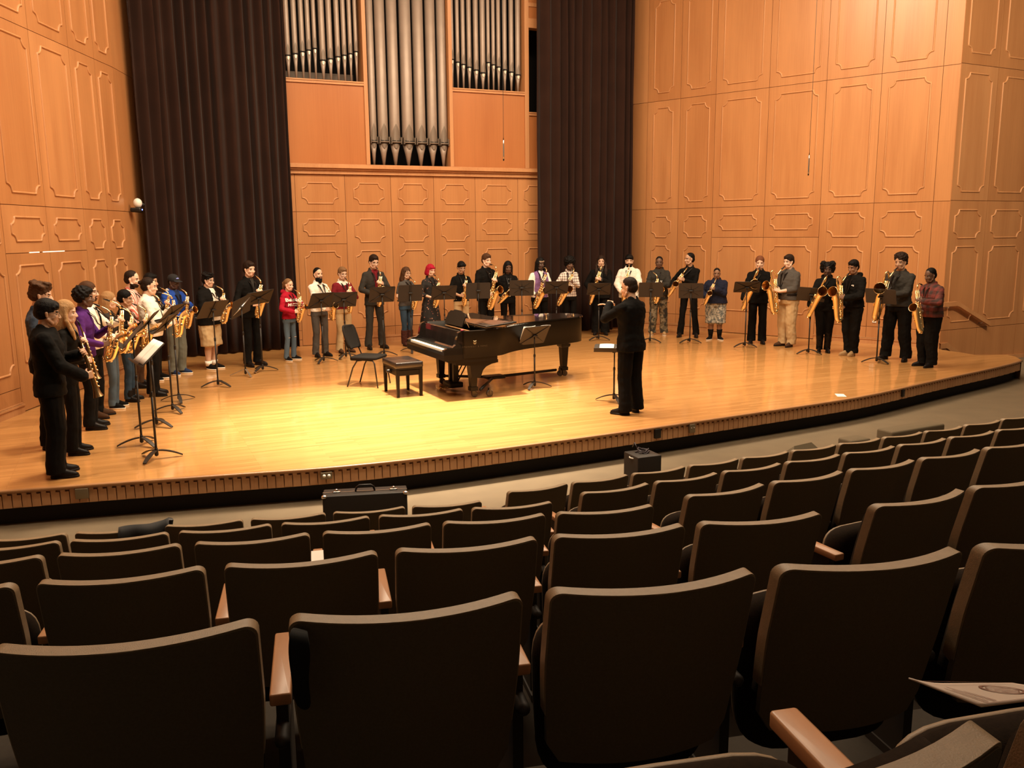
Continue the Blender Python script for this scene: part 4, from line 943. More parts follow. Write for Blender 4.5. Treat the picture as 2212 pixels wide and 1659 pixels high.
    if ex == 'cap':
        mb = MB(); mb.ell((0, -.012, .155), (.088, .103, .085)); mb.cap((-.035, .10, .145), (.035, .10, .145), .045, .045, flat=.16, up=(0, 0, 1)); V, Fq = voxel(mb, .008, 1); cp_ = link(fill('baseball_cap', V[:, :] * 1.0, Fq[V[Fq].mean(axis=1)[:, 2] > .128], [mat('black_cap_cloth', (.008, .008, .010), .9)]), 'baseball_cap', root); cp_.matrix_local = H
        em = MB(); em.ell((.0, .080, .188), (.024, .012, .013), seg=10, n=6); em.ell((.022, .078, .186), (.010, .010, .008), seg=8, n=4); em.build('cap_emblem', mat('blue_white_embroidery', (.25, .3, .75), .8), root).matrix_local = H
    if ex == 'band':
        mb = MB(); mb.ell((0, -.010, .160), (.083, .100, .060)); V, Fq = voxel(mb, .008, 1); fcz = V[Fq].mean(axis=1)[:, 2]; b_ = link(fill('headband', V, Fq[(fcz > .145) & (fcz < .205)], [mat('beige_knit', (.42, .30, .20), .95)]), 'headband', root); b_.matrix_local = H
    if P.get('lining'):
        mb = MB(); mb.cap((-.07, -.05, 1.485), (-.05, .075, 1.44), .022, .02); mb.cap((.07, -.05, 1.485), (.05, .075, 1.44), .022, .02); mb.cap((-.07, -.05, 1.485), (.07, -.05, 1.485), .022, .022); mb.build('hood_lining', cloth('white'), root)
    if ex == 'wristband': MB().tube([el[1].lerp(wr[1], .9), el[1].lerp(wr[1], .95)], .031, 12).build('wristband', cloth('shoe'), root)
    if ex == 'knee_rips':
        for s in (-1, 1): MB().cap((s * .08, .066, .50), (s * .12, .064, .50), .012, .012, flat=.5).build('knee_rip', sk, root)
    return root
# ------------------------------------------------------------------ the players, left to right
NAV = cloth('navy')
STR = pattern('red_striped_shirt', 'stripe', ((.55, .12, .08), (.78, .66, .56)), 9.0)
PLD = pattern('pale_checked_shirt', 'plaid', ((.20, .13, .12), (.86, .80, .72)), 7.0)
RPL = pattern('red_plaid_shirt', 'plaid', ((.17, .028, .02), (.045, .02, .016)), 3.4)
FLR = pattern('black_floral_dress', 'floral', ((.42, .26, .16), (.15, .05, .035), (.010, .008, .007)), 15.0)
CAM = pattern('camouflage_cloth', 'camo', ((.022, .018, .012), (.10, .075, .04), (.21, .165, .10), (.05, .05, .03)), 9.0)
FAD = pattern('faded_denim', 'fade', ((.07, .08, .08), (.16, .16, .14), (.42, .38, .30)), 22.0)
NVP = pattern('navy_dotted_shirt', 'fade', ((.010, .018, .035), (.022, .035, .06)), 30.0)
TB = dict(type='trousers', c='black'); JN = dict(type='jeans', c='denim', r=(.084, .060, .058), fold=.005); BS = dict(c='shoe')
SUIT = dict(c='suit', name='jacket', pad=.024, hem=.78)
PEOPLE = [
 dict(px=(112, 966, 605), skin='fair', hair='messy', hc='brown', top=dict(c=NVP), bottom=TB, shoes=BS, label='person with short curly brown hair in navy shirt, behind the black suit at far left', hpitch=12, turn=-4, w=1.12),
 dict(px=(201, 925, 614), turn=-12, skin='dark', hair='curly', hc='black', top=dict(c='purple'), bottom=TB, shoes=BS, sax='alto', sr=(4, 0, 10), label='person with black curls in a purple shirt, half hidden behind the white shirt and beard', saxlabel='alto saxophone played by the person in the purple shirt', vox=.0062),
 dict(px=(212, 901, 607), turn=-8, skin='fair', hair='back', hc='brown', beard='goatee', glasses=True, tie='black', top=dict(c='white'), bottom=TB, shoes=dict(c='brown'), sax='alto', sr=(2, 4, 0), hold=(0, .07, -.02), label='person with tied-back brown hair, goatee, glasses and white shirt', saxlabel='gold alto saxophone held by the person with goatee and white shirt', hpitch=2, w=1.1, belly=.02, vox=.006),
 dict(px=(165, 979, 647), skin='fair', hair='long', hc='blond', hl=.14, fem=True, w=.92, top=dict(c='black', open=(1.20, .02, .02), **{'in': 'black'}), bottom=TB, shoes=BS, sax='soprano', sr=(4, -20, 0), label='person with long strawberry-blond hair, dressed in black, blowing a soprano saxophone', saxlabel='dark soprano saxophone blown by the long-haired blond player in black', vox=.0058),
 dict(px=(128, 1027, 643), skin='tan', hair='fringe', hc='black', glasses=True, w=1.1, top=SUIT, bottom=dict(type='trousers', c='suit', r=(.098, .085, .088)), shoes=dict(c='shoe'), sax='soprano', sr=(4, -20, 0), hold=(0, .12, -.08), label='person with black hair, glasses and black suit standing nearest the front left edge', saxlabel='dark soprano saxophone held low by the black-haired player in the suit', hpitch=10, vox=.0055),
 dict(px=(250, 881, 629), turn=-18, skin='fair', hair='long', hc='blond', hl=.10, fem=True, glasses=True, top=dict(c='charcoal', hem=.74, flare=.06, name='cardigan'), bottom=JN, shoes=dict(c='black', sole='white', laces=True), sax='alto', sr=(0, 0, 0), label='person with long blond hair, glasses, charcoal cardigan, jeans and checked sneakers', saxlabel='gold alto saxophone played by the blond player in cardigan and jeans', vox=.006),
 dict(px=(284, 866, 625), turn=-18, skin='tan', hair='back', hc='black', fem=True, glasses=True, top=dict(c='black', open=(1.1, .05, .03), name='jacket', **{'in': 'cream'}), bottom=dict(type='jeans', c='dkdenim', r=(.084, .06, .056)), shoes=dict(c='shoe', boot=(.20, .058)), sax='alto', sr=(2, 0, 0), label='person with black hair, glasses, black jacket, jeans and ankle boots', saxlabel='gold alto saxophone played by the person in black jacket and ankle boots', vox=.0062),
 dict(px=(300, 836, 583), turn=-20, skin='fair', hair='crop', hc='darkbrown', beard='short', top=dict(c=STR), bottom=dict(type='trousers', c='brown'), shoes=BS, sax='alto', hold=(.03, .1, -.1), label='person with dark beard and red striped shirt, behind the ponytailed player in white', saxlabel='gold alto saxophone of the player in the striped shirt', hpitch=6, w=1.05),
 dict(px=(338, 820, 588), turn=-20, skin='tan', hair='short', hc='black', top=dict(c='grey'), bottom=TB, shoes=dict(c='black', sole='white'), sax='alto', label='person almost hidden behind the striped shirt, only black hair and one sneaker showing', saxlabel='gold alto saxophone of the almost hidden player'),
 dict(px=(335, 854, 598), turn=-30, skin='fair', hair='bun', hc='darkbrown', tie='charcoal', top=dict(c='white', pad=.014, fold=.012), bottom=dict(type='trousers', c='black', r=(.10, .082, .085)), shoes=BS, sax='alto', sr=(0, 10, 0), label='broad person with slicked-back hair, white shirt, grey tie and black trousers', saxlabel='gold alto saxophone played by the broad player in the white shirt', w=1.22, belly=.05, vox=.006),
 dict(px=(386, 808, 591), skin='deep', hair='crop', hc='black', extra='cap', lining=True, top=dict(c='blue', pad=.024, fold=.012, open=(1.0, .05, .03), name='puffer_jacket', **{'in': 'bluish'}), bottom=dict(type='trousers', c='slate', r=(.10, .085, .078)), shoes=dict(c='bluish', sole='white'), sax='alto', sr=(2, 4, 0), label='person in black baseball cap, bright blue jacket and grey trousers', saxlabel='gold alto saxophone played by the person in the blue jacket', hpitch=14, w=1.08),
 dict(px=(459, 797, 587), turn=-14, skin='light', hair='messy', hc='black', glasses=True, top=dict(c='black', pad=.022, hood=True, hem=.80, open=(.9, .055, .12), name='hooded_jacket', **{'in': 'white'}), bottom=dict(type='shorts', c='khaki', to=.44, r=(.12, .1, .115), fold=.012), shoes=dict(c='black', sole='white', sock=('white', .16)), sax='alto', sr=(4, 6, 0), label='person with curly black hair, black hooded jacket over white shirt and khaki shorts', saxlabel='gold alto saxophone played by the person in khaki shorts', w=1.22, belly=.03, stance=.085),
 dict(px=(548, 790, 562), skin='fair', hair='short', hc='darkbrown', top=dict(c='suit', name='jacket', pad=.012, hem=.80, open=(1.2, .03, .015), **{'in': 'charcoal'}), bottom=dict(type='trousers', c='suit'), shoes=BS, sax='alto', sr=(6, 0, 0), label='tall person with dark hair in a black suit, before the left curtain', saxlabel='gold alto saxophone played by the tall person before the left curtain'),
 dict(px=(629, 778, 601), turn=-15, skin='fair', hair='pony', hc='lightbrown', fem=True, w=.9, top=dict(c='red', pad=.018, hood=True, hem=.86, fold=.011, name='hooded_sweatshirt'), bottom=JN, shoes=dict(c='black', sole='white', laces=True), sax='alto', sr=(5, 4, 0), text=[('Belmont', 1.275, .10), ('MUSIC', 1.175, .088)], extra='knee_rips', label='person in red hooded sweatshirt with white lettering and ripped jeans', saxlabel='gold alto saxophone played by the person in the red sweatshirt', stance=.12),
 dict(px=(694, 770, 577), skin='light', hair='crop', hc='black', beard='full', top=dict(c='white', fold=.011), bottom=dict(type='trousers', c='grey'), shoes=BS, sax='alto', hold=(.0, .05, -.12), sr=(-8, 0, 0), label='person with full black beard, white shirt and grey trousers', saxlabel='alto saxophone held by the bearded person in white shirt', hpitch=0),
 dict(px=(745, 761, 575), skin='fair', hair='short', hc='lightbrown', glasses=True, top=dict(c='maroon', yoke=True, pad=.01, in_name='collar', **{'in': 'white'}), bottom=dict(type='trousers', c='khaki', r=(.086, .07, .078)), shoes=dict(c='brown'), sax='alto', sr=(0, 0, 0), label='person with short light brown hair, maroon sweater and beige trousers', saxlabel='gold alto saxophone played by the person in the maroon sweater', hpitch=10),
 dict(px=(812, 753, 548), skin='fair', hair='short', hc='darkbrown', glasses=True, tie='maroon', top=dict(c='charcoal', name='jacket', pad=.012, hem=.78, open=(1.12, .06, .012), **{'in': 'maroon'}), bottom=dict(type='trousers', c='charcoal'), shoes=BS, sax='alto', sr=(3, 0, 0), label='tallest person, charcoal suit over dark red shirt, glasses', saxlabel='gold alto saxophone played by the tallest person in charcoal suit', hpitch=14, stance=.14),
 dict(px=(880, 747, 576), turn=-20, skin='light', hair='wavy', hc='brown', hl=.12, fem=True, glasses=True, w=1.05, extra='wristband', top=dict(c='grey', sleeve='short', pad=.006, hem=.84), bottom=dict(type='jeans', c='dkdenim', r=(.088, .06, .056)), shoes=dict(c='brownboot', boot=(.36, .072)), sax='alto', sr=(2, 0, 0), label='person with long wavy brown hair, grey t-shirt, jeans and brown boots', saxlabel='gold alto saxophone played by the person in grey t-shirt and boots', stance=.075),
 dict(px=(932, 744, 570), turn=-20, skin='light', hair='bob', hc='red', fem=True, top=dict(c=FLR, sleeve='roll', pad=.008), bottom=dict(type='skirt', c=FLR, to=.42), shoes=BS, sax='alto', sr=(8, 0, 0), label='person with bright red bobbed hair in a black floral dress', saxlabel='gold alto saxophone played by the red-haired person'),
 dict(px=(998, 740, 563), turn=-6, skin='tan', hair='fringe', hc='black', glasses=True, top=dict(c='black', sleeve='roll'), bottom=dict(type='trousers', c='khaki', belt=True), shoes=BS, sax='alto', sr=(4, 0, 0), label='person with black fringe, black shirt and khaki trousers behind the piano', saxlabel='gold alto saxophone played by the person in black shirt and khaki trousers', hpitch=14),
 dict(px=(1051, 737, 546), skin='fair', hair='short', hc='brown', buttons=True, top=dict(c='black', fold=.01, pad=.01), bottom=TB, shoes=BS, sax='tenor', sr=(8, 0, 0), label='tall brown-haired person in black shirt, behind the piano lid', saxlabel='gold tenor saxophone played by the tall brown-haired person', w=1.15, turn=-25),
 dict(px=(1098, 734, 563), skin='dark', hair='dreads', hc='black', top=dict(c='black', fold=.01), bottom=TB, shoes=BS, sax='alto', hold=(-.20, .03, -.16), sr=(42, 0, 0), buttons=True, label='person with shoulder-length dreadlocks in black, holding the saxophone aslant', saxlabel='gold alto saxophone held aslant by the person with dreadlocks', w=.98, hpitch=12),
 dict(px=(1166, 732, 555), skin='deep', hair='dreads', hc='black', extra='band', top=dict(c='lilac', vest=True, name='waistcoat', **{'in': 'white'}), bottom=TB, shoes=BS, sax='tenor', sr=(17, 0, 0), label='person with beige headband, lilac waistcoat over white shirt', saxlabel='gold tenor saxophone played by the person in the lilac waistcoat', turn=-20, w=1.1),
 dict(px=(1229, 727, 551), skin='dark', hair='afro', hc='black', hl=.012, top=dict(c=PLD), bottom=TB, shoes=BS, sax='tenor', sr=(24, 0, 0), label='person with a round afro and pale checked shirt', saxlabel='gold tenor saxophone played by the person with round afro', turn=-16, w=.98),
 dict(px=(1297, 723, 551), skin='light', hair='long', hc='darkbrown', hl=.20, top=dict(c='suit', name='jacket', pad=.02, hem=.80, open=(1.2, .04, .015), **{'in': 'charcoal'}), bottom=dict(type='trousers', c='suit', r=(.095, .085, .095), fold=.014), shoes=BS, sax='tenor', sr=(16, 0, 0), label='person with very long straight dark hair in a black suit', saxlabel='gold tenor saxophone played by the person with very long hair', w=1.15, hpitch=2),
 dict(px=(1357, 724, 548), skin='fair', hair='fringe', hc='black', beard='short', top=dict(c='white', pad=.02, fold=.012, hem=.82), bottom=TB, shoes=BS, sax='tenor', sr=(8, 0, 0), label='person with black fringe and bulky white jacket, behind the conductor', saxlabel='gold tenor saxophone played by the person in the white jacket', w=1.12, turn=0),
 dict(px=(1421, 724, 553), skin='dark', hair='crop', hc='black', top=dict(c='charcoal', hood=True, pad=.024, fold=.014, hem=.84, name='hooded_sweatshirt'), bottom=dict(type='trousers', c=CAM, r=(.098, .085, .085), fold=.014), shoes=dict(c='tan', sole='cream'), sax='alto', hold=(.17, .10, -.10), sr=(-3, 0, -50), label='person in charcoal hooded sweatshirt, camouflage trousers and pale shoes', saxlabel='gold alto saxophone held upright by the person in camouflage trousers', hpitch=4, w=1.1, turn=0, stance=.13, emblem=(-.06, 1.22)),
 dict(px=(1486, 728, 545), skin='tan', hair='crop', hc='black', top=dict(c='black'), bottom=dict(type='trousers', c='black', r=(.086, .066, .07)), shoes=BS, sax='alto', hold=(-.07, .03, -.08), sr=(32, 0, 0), label='slim person in black looking to the left, between camouflage trousers and navy hoodie', saxlabel='gold alto saxophone held across by the slim person in black', hyaw=52, hpitch=2, stance=.16, turn=0, w=.98),
 dict(px=(1544, 734, 578), skin='brown', hair='crop', hc='black', top=dict(c='navy', hood=True, pad=.03, fold=.012, hem=.84, name='hooded_sweatshirt'), bottom=dict(type='shorts', c=FAD, to=.42, r=(.12, .11, .115)), shoes=dict(c='black', sole='white', sock=('black', .26)), sax='alto', sr=(22, 0, 0), label='short person in navy hooded sweatshirt and faded denim shorts', saxlabel='gold alto saxophone played by the short person in denim shorts', w=1.3, belly=.03, turn=-8, toe=30),
 dict(px=(1634, 742, 552), skin='fair', hair='back', hc='auburn', top=dict(c='suit', name='jacket', pad=.018, hem=.76, open=(1.0, .03, .07), **{'in': 'black'}), bottom=dict(type='trousers', c='suit', r=(.09, .075, .085)), shoes=BS, sax='baritone', sr=(20, 0, 0), label='person with reddish tied-back hair in an open black suit', saxlabel='gold baritone saxophone played by the person in the open suit', turn=-14, w=1.05),
 dict(px=(1698, 748, 548), skin='fair', hair='short', hc='darkbrown', top=dict(c='grey', sleeve='roll', pad=.008), bottom=dict(type='trousers', c='khaki', r=(.104, .086, .09), belt=True, fold=.012), shoes=dict(c='brown'), sax='baritone', sr=(2, -4, 10), label='broad person in grey shirt and khaki trousers', saxlabel='gold baritone saxophone played by the broad person in the grey shirt', w=1.25, belly=.055, turn=25),
 dict(px=(1778, 761, 563), skin='deep', hair='puffs', hc='black', fem=True, top=dict(c='black', hood=True, pad=.01), bottom=dict(type='trousers', c='black', r=(.104, .07, .062), fold=.005), shoes=dict(c='shoe', boot=(.42, .064)), sax='baritone', sr=(22, 0, 0), label='person with two afro puffs, dressed in black with tall leather boots', saxlabel='gold baritone saxophone played by the person with afro puffs', turn=-24, w=1.12, stance=.07),
 dict(px=(1836, 768, 559), skin='brown', hair='short', hc='black', top=dict(c='black', hood=True, pad=.024, name='hooded_sweatshirt', fold=.012), bottom=dict(type='trousers', c='black', r=(.104, .09, .078), fold=.014), shoes=dict(c='tan', sole='tan', boot=(.13, .058)), sax='baritone', sr=(0, 0, 0), emblem=(-.09, 1.30), label='person in black hooded sweatshirt and tan boots', saxlabel='gold baritone saxophone played by the person in tan boots', turn=15, hpitch=14, w=1.1, stance=.06),
 dict(px=(1933, 778, 543), skin='tan', hair='afro', hc='darkbrown', hl=-.010, top=dict(c='charcoal', pad=.012, fold=.012), bottom=dict(type='trousers', c='black', r=(.10, .085, .09), fold=.012), shoes=BS, sax='baritone', sr=(14, 0, 0), label='tall person with round brown curls, grey sweater and black trousers', saxlabel='gold baritone saxophone played by the tall person in the grey sweater', turn=-4, w=1.18, stance=.17),
 dict(px=(2000, 792, 577), skin='dark', hair='crop', hc='black', top=dict(c=RPL, pad=.012, fold=.012), bottom=dict(type='trousers', c='black', r=(.112, .09, .09), fold=.012), shoes=BS, sax='tenor', hold=(.02, .05, -.07), sr=(-12, 14, -25), label='rightmost person, in a dark red plaid shirt and black trousers', saxlabel='gold tenor saxophone held by the person in the plaid shirt', w=1.3, belly=.06, turn=14, hpitch=14),
 dict(px=(1361, 893, 597), skin='light', hair='crop', hc='darkbrown', top=dict(c='suit', name='jacket', pad=.013, hem=.78), bottom=dict(type='trousers', c='suit', r=(.094, .08, .085)), shoes=BS, label='conductor in black suit seen from behind with both hands raised', group='conductor', look=(3.4, 16.8), hyaw=-16, hpitch=10, toe=24, stance=.12, vox=.0055,
      arms={-1: ((-.07, .30, 1.41), (.55, .4, .15), (.1, .3, -1)), 1: ((.10, .42, 1.33), (-.3, .6, .4), (-.2, .2, -1))}, curl=.45, w=1.16),
]
ROOTS = [person(P) for P in PEOPLE]

# ------------------------------------------------------------------ music stands
def stand(px, kind, label, ht=None, turn=0, tilt=22, roll=0, deskpx=None, metal=False, music=False, wd=.51, leg0=0, facec=True):
    """desk back turned to the conductor; base position from its foot in the photo"""
    p = at(*px); th = math.atan2(6.0 - p.x, 9.5 - p.y) + math.radians(turn) + pi      # +y of the stand points to the player
    r = empty('music_stand', p, -th, label, 'music stand', 'black music stands before the players')
    h = ht if ht else zat(deskpx, p.x, p.y)
    Mx = Matrix.Translation((0, 0, h)) @ Matrix.Rotation(math.radians(roll), 4, 'Y') @ Matrix.Rotation(math.radians(tilt), 4, 'X')
    hh = .165; mb = MB(); w2 = wd / 2
    out = []
    for cx, cz, a0 in ((w2 - .03, hh - .03, 0), (-w2 + .03, hh - .03, 90), (-w2 + .012, -hh + .012, 180), (w2 - .012, -hh + .012, 270)):
        rr = .03 if cz > 0 else .012
        for k in range(5): a = math.radians(a0 + 22.5 * k); out.append((cx + math.cos(a) * rr, cz + math.sin(a) * rr))
    R0 = [Mx @ V3((x, -.0015, z)) for x, z in out]; R1 = [Mx @ V3((x, .0015, z)) for x, z in out]; mb.loft([R0, R1], 0, True, True, False)
    mb.build('desk', M_STAND, r)
    mb = MB(); mb.box(-w2 + .004, w2 - .004, 0, .055, -hh - .002, -hh + .002, 0, Mx); mb.box(-w2 + .004, w2 - .004, .052, .055, -hh, -hh + .018, 0, Mx); mb.build('ledge', M_STAND, r)
    rb = MB()
    if kind == 'X':
        for x, z in ((w2 * .86, hh * .86), (-w2 * .86, hh * .86), (w2 * .9, -hh * .86), (-w2 * .9, -hh * .86)): rb.tube([Mx @ V3((0, -.008, 0)), Mx @ V3((x, -.004, z))], [.0085, .004], 6, 1)
        rb.tube([Mx @ V3((-w2 * .97, -.003, hh * .97)), Mx @ V3((w2 * .97, -.003, hh * .97))], .004, 6, 1)
    elif kind == 'star':
        for k in range(8): a = k * pi / 4; rb.tube([Mx @ V3((0, -.006, 0)), Mx @ V3((math.cos(a) * w2 * .88, -.004, math.sin(a) * hh * .88))], [.006, .002], 6, 1)
    elif kind == 'diag':
        rb.tube([Mx @ V3((-w2 * .85, -.004, -hh * .6)), Mx @ V3((0, -.008, 0)), Mx @ V3((w2 * .85, -.004, hh * .6))], [.003, .016, .003], 6, 0)
    else: rb.box(-.022, .022, -.012, -.001, -hh, hh, 1, Mx)
    rb.cap(Mx @ V3((-.03, -.022, 0)), Mx @ V3((.03, -.022, 0)), .016, .016, 10, 1); rb.build('desk_bracket', [M_STEEL if kind == 'diag' else M_STANDR, M_STANDR], r)
    MB().tube([(0, 0, .08), (0, 0, h * .62)], .0125, 10).build('pole', M_STANDR, r)
    mb = MB(); mb.tube([(0, 0, h * .6), (0, 0, h - .015)], .0095, 10); mb.cap((0, 0, h * .6), (0, 0, h * .63), .017, .016, 10); mb.build('inner_pole', M_STANDR, r)
    for k in range(3):
        a = math.radians(leg0 + 90 + 120 * k); c, s = math.cos(a), math.sin(a); mb = MB(); rings = []
        for t in np.linspace(0, 1, 7):
            d = .02 + .24 * t; z = .012 + .075 * (1 - t ** 1.7) if not metal else .10 * (1 - t) + .01; w_ = (.017 + .008 * math.sin(pi * t)) if not metal else .015
            rings.append([V3((c * d - s * q * w_, s * d + c * q * w_, z + e)) for q, e in ((-1, 0), (1, 0), (1, .012), (-1, .012))])
        mb.loft(rings, 0, True, True, False); mb.build('leg', M_STEEL if metal else M_STAND, r)
    mb = MB(); mb.cap((0, 0, .05), (0, 0, .11), .022, .017, 12); mb.build('hub', M_STANDR, r)
    if music:
        for (dx, rz, lb, bend) in music:
            mb = MB(); vs = []
            for i in range(7):
                for j in range(5):
                    u, v = -1 + i / 3, -1 + j / 2; q = Mx @ V3((dx + u * .112 + v * rz, .008 + .004 * (1 - u * u) + bend * max(0, abs(u) - .4), v * .15 + .012)); vs.append(r.matrix_basis @ q if False else Matrix.Translation(p) @ Matrix.Rotation(-th, 4, 'Z') @ q)
            mb.add(vs, [(i * 5 + j, i * 5 + j + 1, (i + 1) * 5 + j + 1, (i + 1) * 5 + j) for i in range(6) for j in range(4)]); o = mb.build('sheet_music', M_PAPER); o.modifiers.new('t', 'SOLIDIFY').thickness = .003; tag(o, lb, 'sheet music')
    return r
NL = 'black music stand '
stand((307, 962), 'X', NL + 'nearest the front edge among the empty-desk ones at far left', deskpx=724, turn=-8, tilt=42)
stand((339, 921.5), 'X', NL + 'second from the front edge among the empty-desk ones at far left', deskpx=694, turn=-8, tilt=42, leg0=20)
stand((373.6, 890), 'X', NL + 'before the broad player in white, left of the pair', deskpx=698, turn=-8, tilt=42, leg0=10)
stand((387, 867), 'X', NL + 'before the player in the blue jacket', deskpx=676, turn=-6, tilt=42)
stand((339, 991), 'plain', NL + 'holding white music, closest to the stage edge at left', deskpx=762, turn=-12, tilt=46, music=[(-.11, 0, 'left white sheet on the stand nearest the left stage edge', 0), (.12, 0, 'right white sheet on the stand nearest the left stage edge', 0)], leg0=50)
stand((471.5, 835), 'plain', NL + 'before the player in khaki shorts', deskpx=668, tilt=36, roll=0, turn=8, leg0=60)
stand((531, 812), 'diag', NL + 'with steel legs and crooked desk, left of the tall suited player', deskpx=662, tilt=20, roll=-14, turn=-4, metal=True, leg0=30, wd=.48)
stand((568, 802), 'X', NL + 'just right of the crooked one, before the left curtain', deskpx=643, tilt=44, roll=-6, turn=14, leg0=0)
stand((699.7, 783), 'X', NL + 'before the bearded player in white', deskpx=649, tilt=30, turn=-2)
stand((747.8, 774), 'X', NL + 'before the player in the maroon sweater', deskpx=647, tilt=30, turn=16, leg0=15)
stand((830, 769), 'X', NL + 'before the tallest player in charcoal suit', deskpx=636, tilt=24, turn=10)
stand((890, 761), 'bar', NL + 'with a plain desk before the player in grey t-shirt', deskpx=633, tilt=10, turn=4, leg0=40, metal=False)
stand((962, 756), 'X', NL + 'before the red-haired player, its pole behind the piano', deskpx=632, tilt=28, turn=6)
stand((1035, 752), 'bar', NL + 'with a plain desk behind the piano, before the black fringe', deskpx=628, tilt=8, turn=4)
stand((1128, 748), 'star', NL + 'with star-ribbed desk between dreadlocks and lilac waistcoat', deskpx=622, tilt=12, turn=4)
stand((1202, 740), 'X', NL + 'between the lilac waistcoat and the checked shirt', deskpx=621, tilt=34, turn=-2)
stand((1293, 735), 'X', NL + 'before the player with very long hair', deskpx=624, tilt=36, turn=-6)
stand((1404, 740), 'bar', NL + 'just right of the conductor, before the camouflage trousers', deskpx=626, tilt=18, turn=-4)
stand((1489.7, 741), 'star', NL + 'before the slim player looking left', deskpx=628, tilt=14, turn=-4, leg0=10)
stand((1608.7, 750), 'X', NL + 'before the reddish-haired player in open suit', deskpx=620, tilt=46, turn=-18, leg0=0)
stand((1746, 765), 'bar', NL + 'before the player with afro puffs', deskpx=636, tilt=36, turn=-26, roll=4, leg0=0, metal=False)
stand((1893, 784), 'bar', NL + 'before the tall player in the grey sweater', deskpx=640, tilt=36, turn=-16, roll=2, leg0=0)
stand((1155, 838), 'X', NL + 'with loose white music, in front of the piano', deskpx=724, tilt=30, turn=-4, leg0=0, wd=.5, music=[(-.13, -.012, 'left white sheet music on the stand in front of the piano', .03), (.13, .012, 'right white sheet music on the stand in front of the piano', -.01)])
st = stand((1326, 867), 'bar', "conductor's black music stand with flat desk, left of the conductor", deskpx=752, tilt=78, turn=200, leg0=20, wd=.56)
p = at(1329, 752, .80)
# open score lying on the conductor's desk
pz = zat(752, at(1327, 867).x, at(1327, 867).y); q = at(1327, 867); Mq = Matrix.Translation((q.x, q.y, pz + .0)) @ st.matrix_basis.to_quaternion().to_matrix().to_4x4() @ Matrix.Rotation(math.radians(78), 4, 'X')
mb = MB(); vs = [Mq @ V3((u * .10 + sx * .115, .008 + .006 * (1 - u * u), v * .145)) for sx in (-1, 1) for u in (-1, -.5, 0, .5, 1) for v in (-1, 1)]
mb.add(vs, [(2 * i, 2 * i + 1, 2 * i + 3, 2 * i + 2) for i in list(range(4)) + list(range(5, 9))]); o = mb.build('open_score', M_PAPER); o.modifiers.new('t', 'SOLIDIFY').thickness = .004; tag(o, "open white score on the conductor's flat stand", 'score')

# ------------------------------------------------------------------ grand piano (keyboard to -x, tail to +x, treble side towards the hall)
pn = empty('grand_piano', (4.02, 11.20, 0), math.radians(1.5), 'long black grand piano on the middle of the stage', 'piano')
ZB, ZT = 0.60, 0.985
OUT = [(0.28, 0.0), (0.70, -0.0), (0.86, 0.02), (0.98, 0.10), (1.12, 0.23), (1.30, 0.36), (1.56, 0.49), (1.94, 0.61), (2.26, 0.70), (2.56, 0.78), (2.71, 0.86), (2.80, 0.98), (2.84, 1.13), (2.82, 1.28), (2.73, 1.41), (2.58, 1.50), (2.38, 1.56), (1.6, 1.57), (0.28, 1.57)]
def smooth_poly(P, it=2):
    for _ in range(it):
        Q = [P[0]]
        for a, b in zip(P[:-1], P[1:]): Q += [(a[0] * .75 + b[0] * .25, a[1] * .75 + b[1] * .25), (a[0] * .25 + b[0] * .75, a[1] * .25 + b[1] * .75)]
        P = Q + [P[-1]]
    return P
OS = smooth_poly(OUT)
def inset(P, d):
    c = [Vector(p) for p in P]; out = []
    for i, p in enumerate(c):
        t = (c[min(i + 1, len(c) - 1)] - c[max(i - 1, 0)]).normalized(); out.append(p + Vector((-t.y, t.x)) * d)
    return out
IN = inset(OS, .055); mb = MB(); n = len(OS)
rings = [[V3((a[0], a[1], ZB)), V3((a[0], a[1], ZT - .006)), V3((a[0] * .999 + b[0] * .001, a[1], ZT)), V3((b[0], b[1], ZT)), V3((b[0], b[1], ZB))] for a, b in zip(OS, IN)]
mb.loft(rings, 0, True); o = mb.build('rim', M_RIM, pn)
for f in o.data.polygons: f.use_smooth = len(f.vertices) == 4 and abs(f.normal.z) < .5
MB().prism([(p.x, p.y) for p in IN], ZB + .10, ZB + .16).build('soundboard', M_PLATE, pn)
mb = MB(); mb.box(.10, .83, 0.02, 1.55, ZB - .06, ZB - .001); mb.box(0.0, .30, -.0, 1.57, ZB - .02, ZB + .06); mb.build('keybed', M_PIANOS, pn)
for q, y0 in (('key_cheek', 0.0), ('key_cheek', 1.505)):      # arms with the scrolled front
    pr = [(0.0, ZB + .06), (0.0, ZB + .13), (.05, ZB + .155), (.13, ZB + .16), (.18, ZB + .20), (.20, ZB + .30), (.22, ZT - .02), (.26, ZT), (.32, ZT), (.32, ZB + .06)]
    mb = MB(); mb.add([(x, y, z) for y in (y0, y0 + .065) for x, z in pr], [tuple(range(10)), tuple(reversed(range(10, 20)))] + [(i, (i + 1) % 10, 10 + (i + 1) % 10, 10 + i) for i in range(10)], 0, False); mb.build(q, M_PIANO, pn)
wk = MB(); ww = 1.425 / 52
for i in range(52): wk.box(.035, .19, .0725 + i * ww, .0725 + (i + 1) * ww - .0012, ZB + .10, ZB + .125, 0)
wk.build('white_keys', M_IVORY, pn)
bk = MB()
for i in range(51):
    if (i % 7) not in (1, 4): y = .0725 + (i + 1) * ww; bk.box(.09, .19, y - .006, y + .006, ZB + .125, ZB + .138, 0)
bk.build('black_keys', M_EBONY, pn)
MB().box(.0, .035, .065, 1.505, ZB + .06, ZB + .105).build('key_slip', M_PIANO, pn)
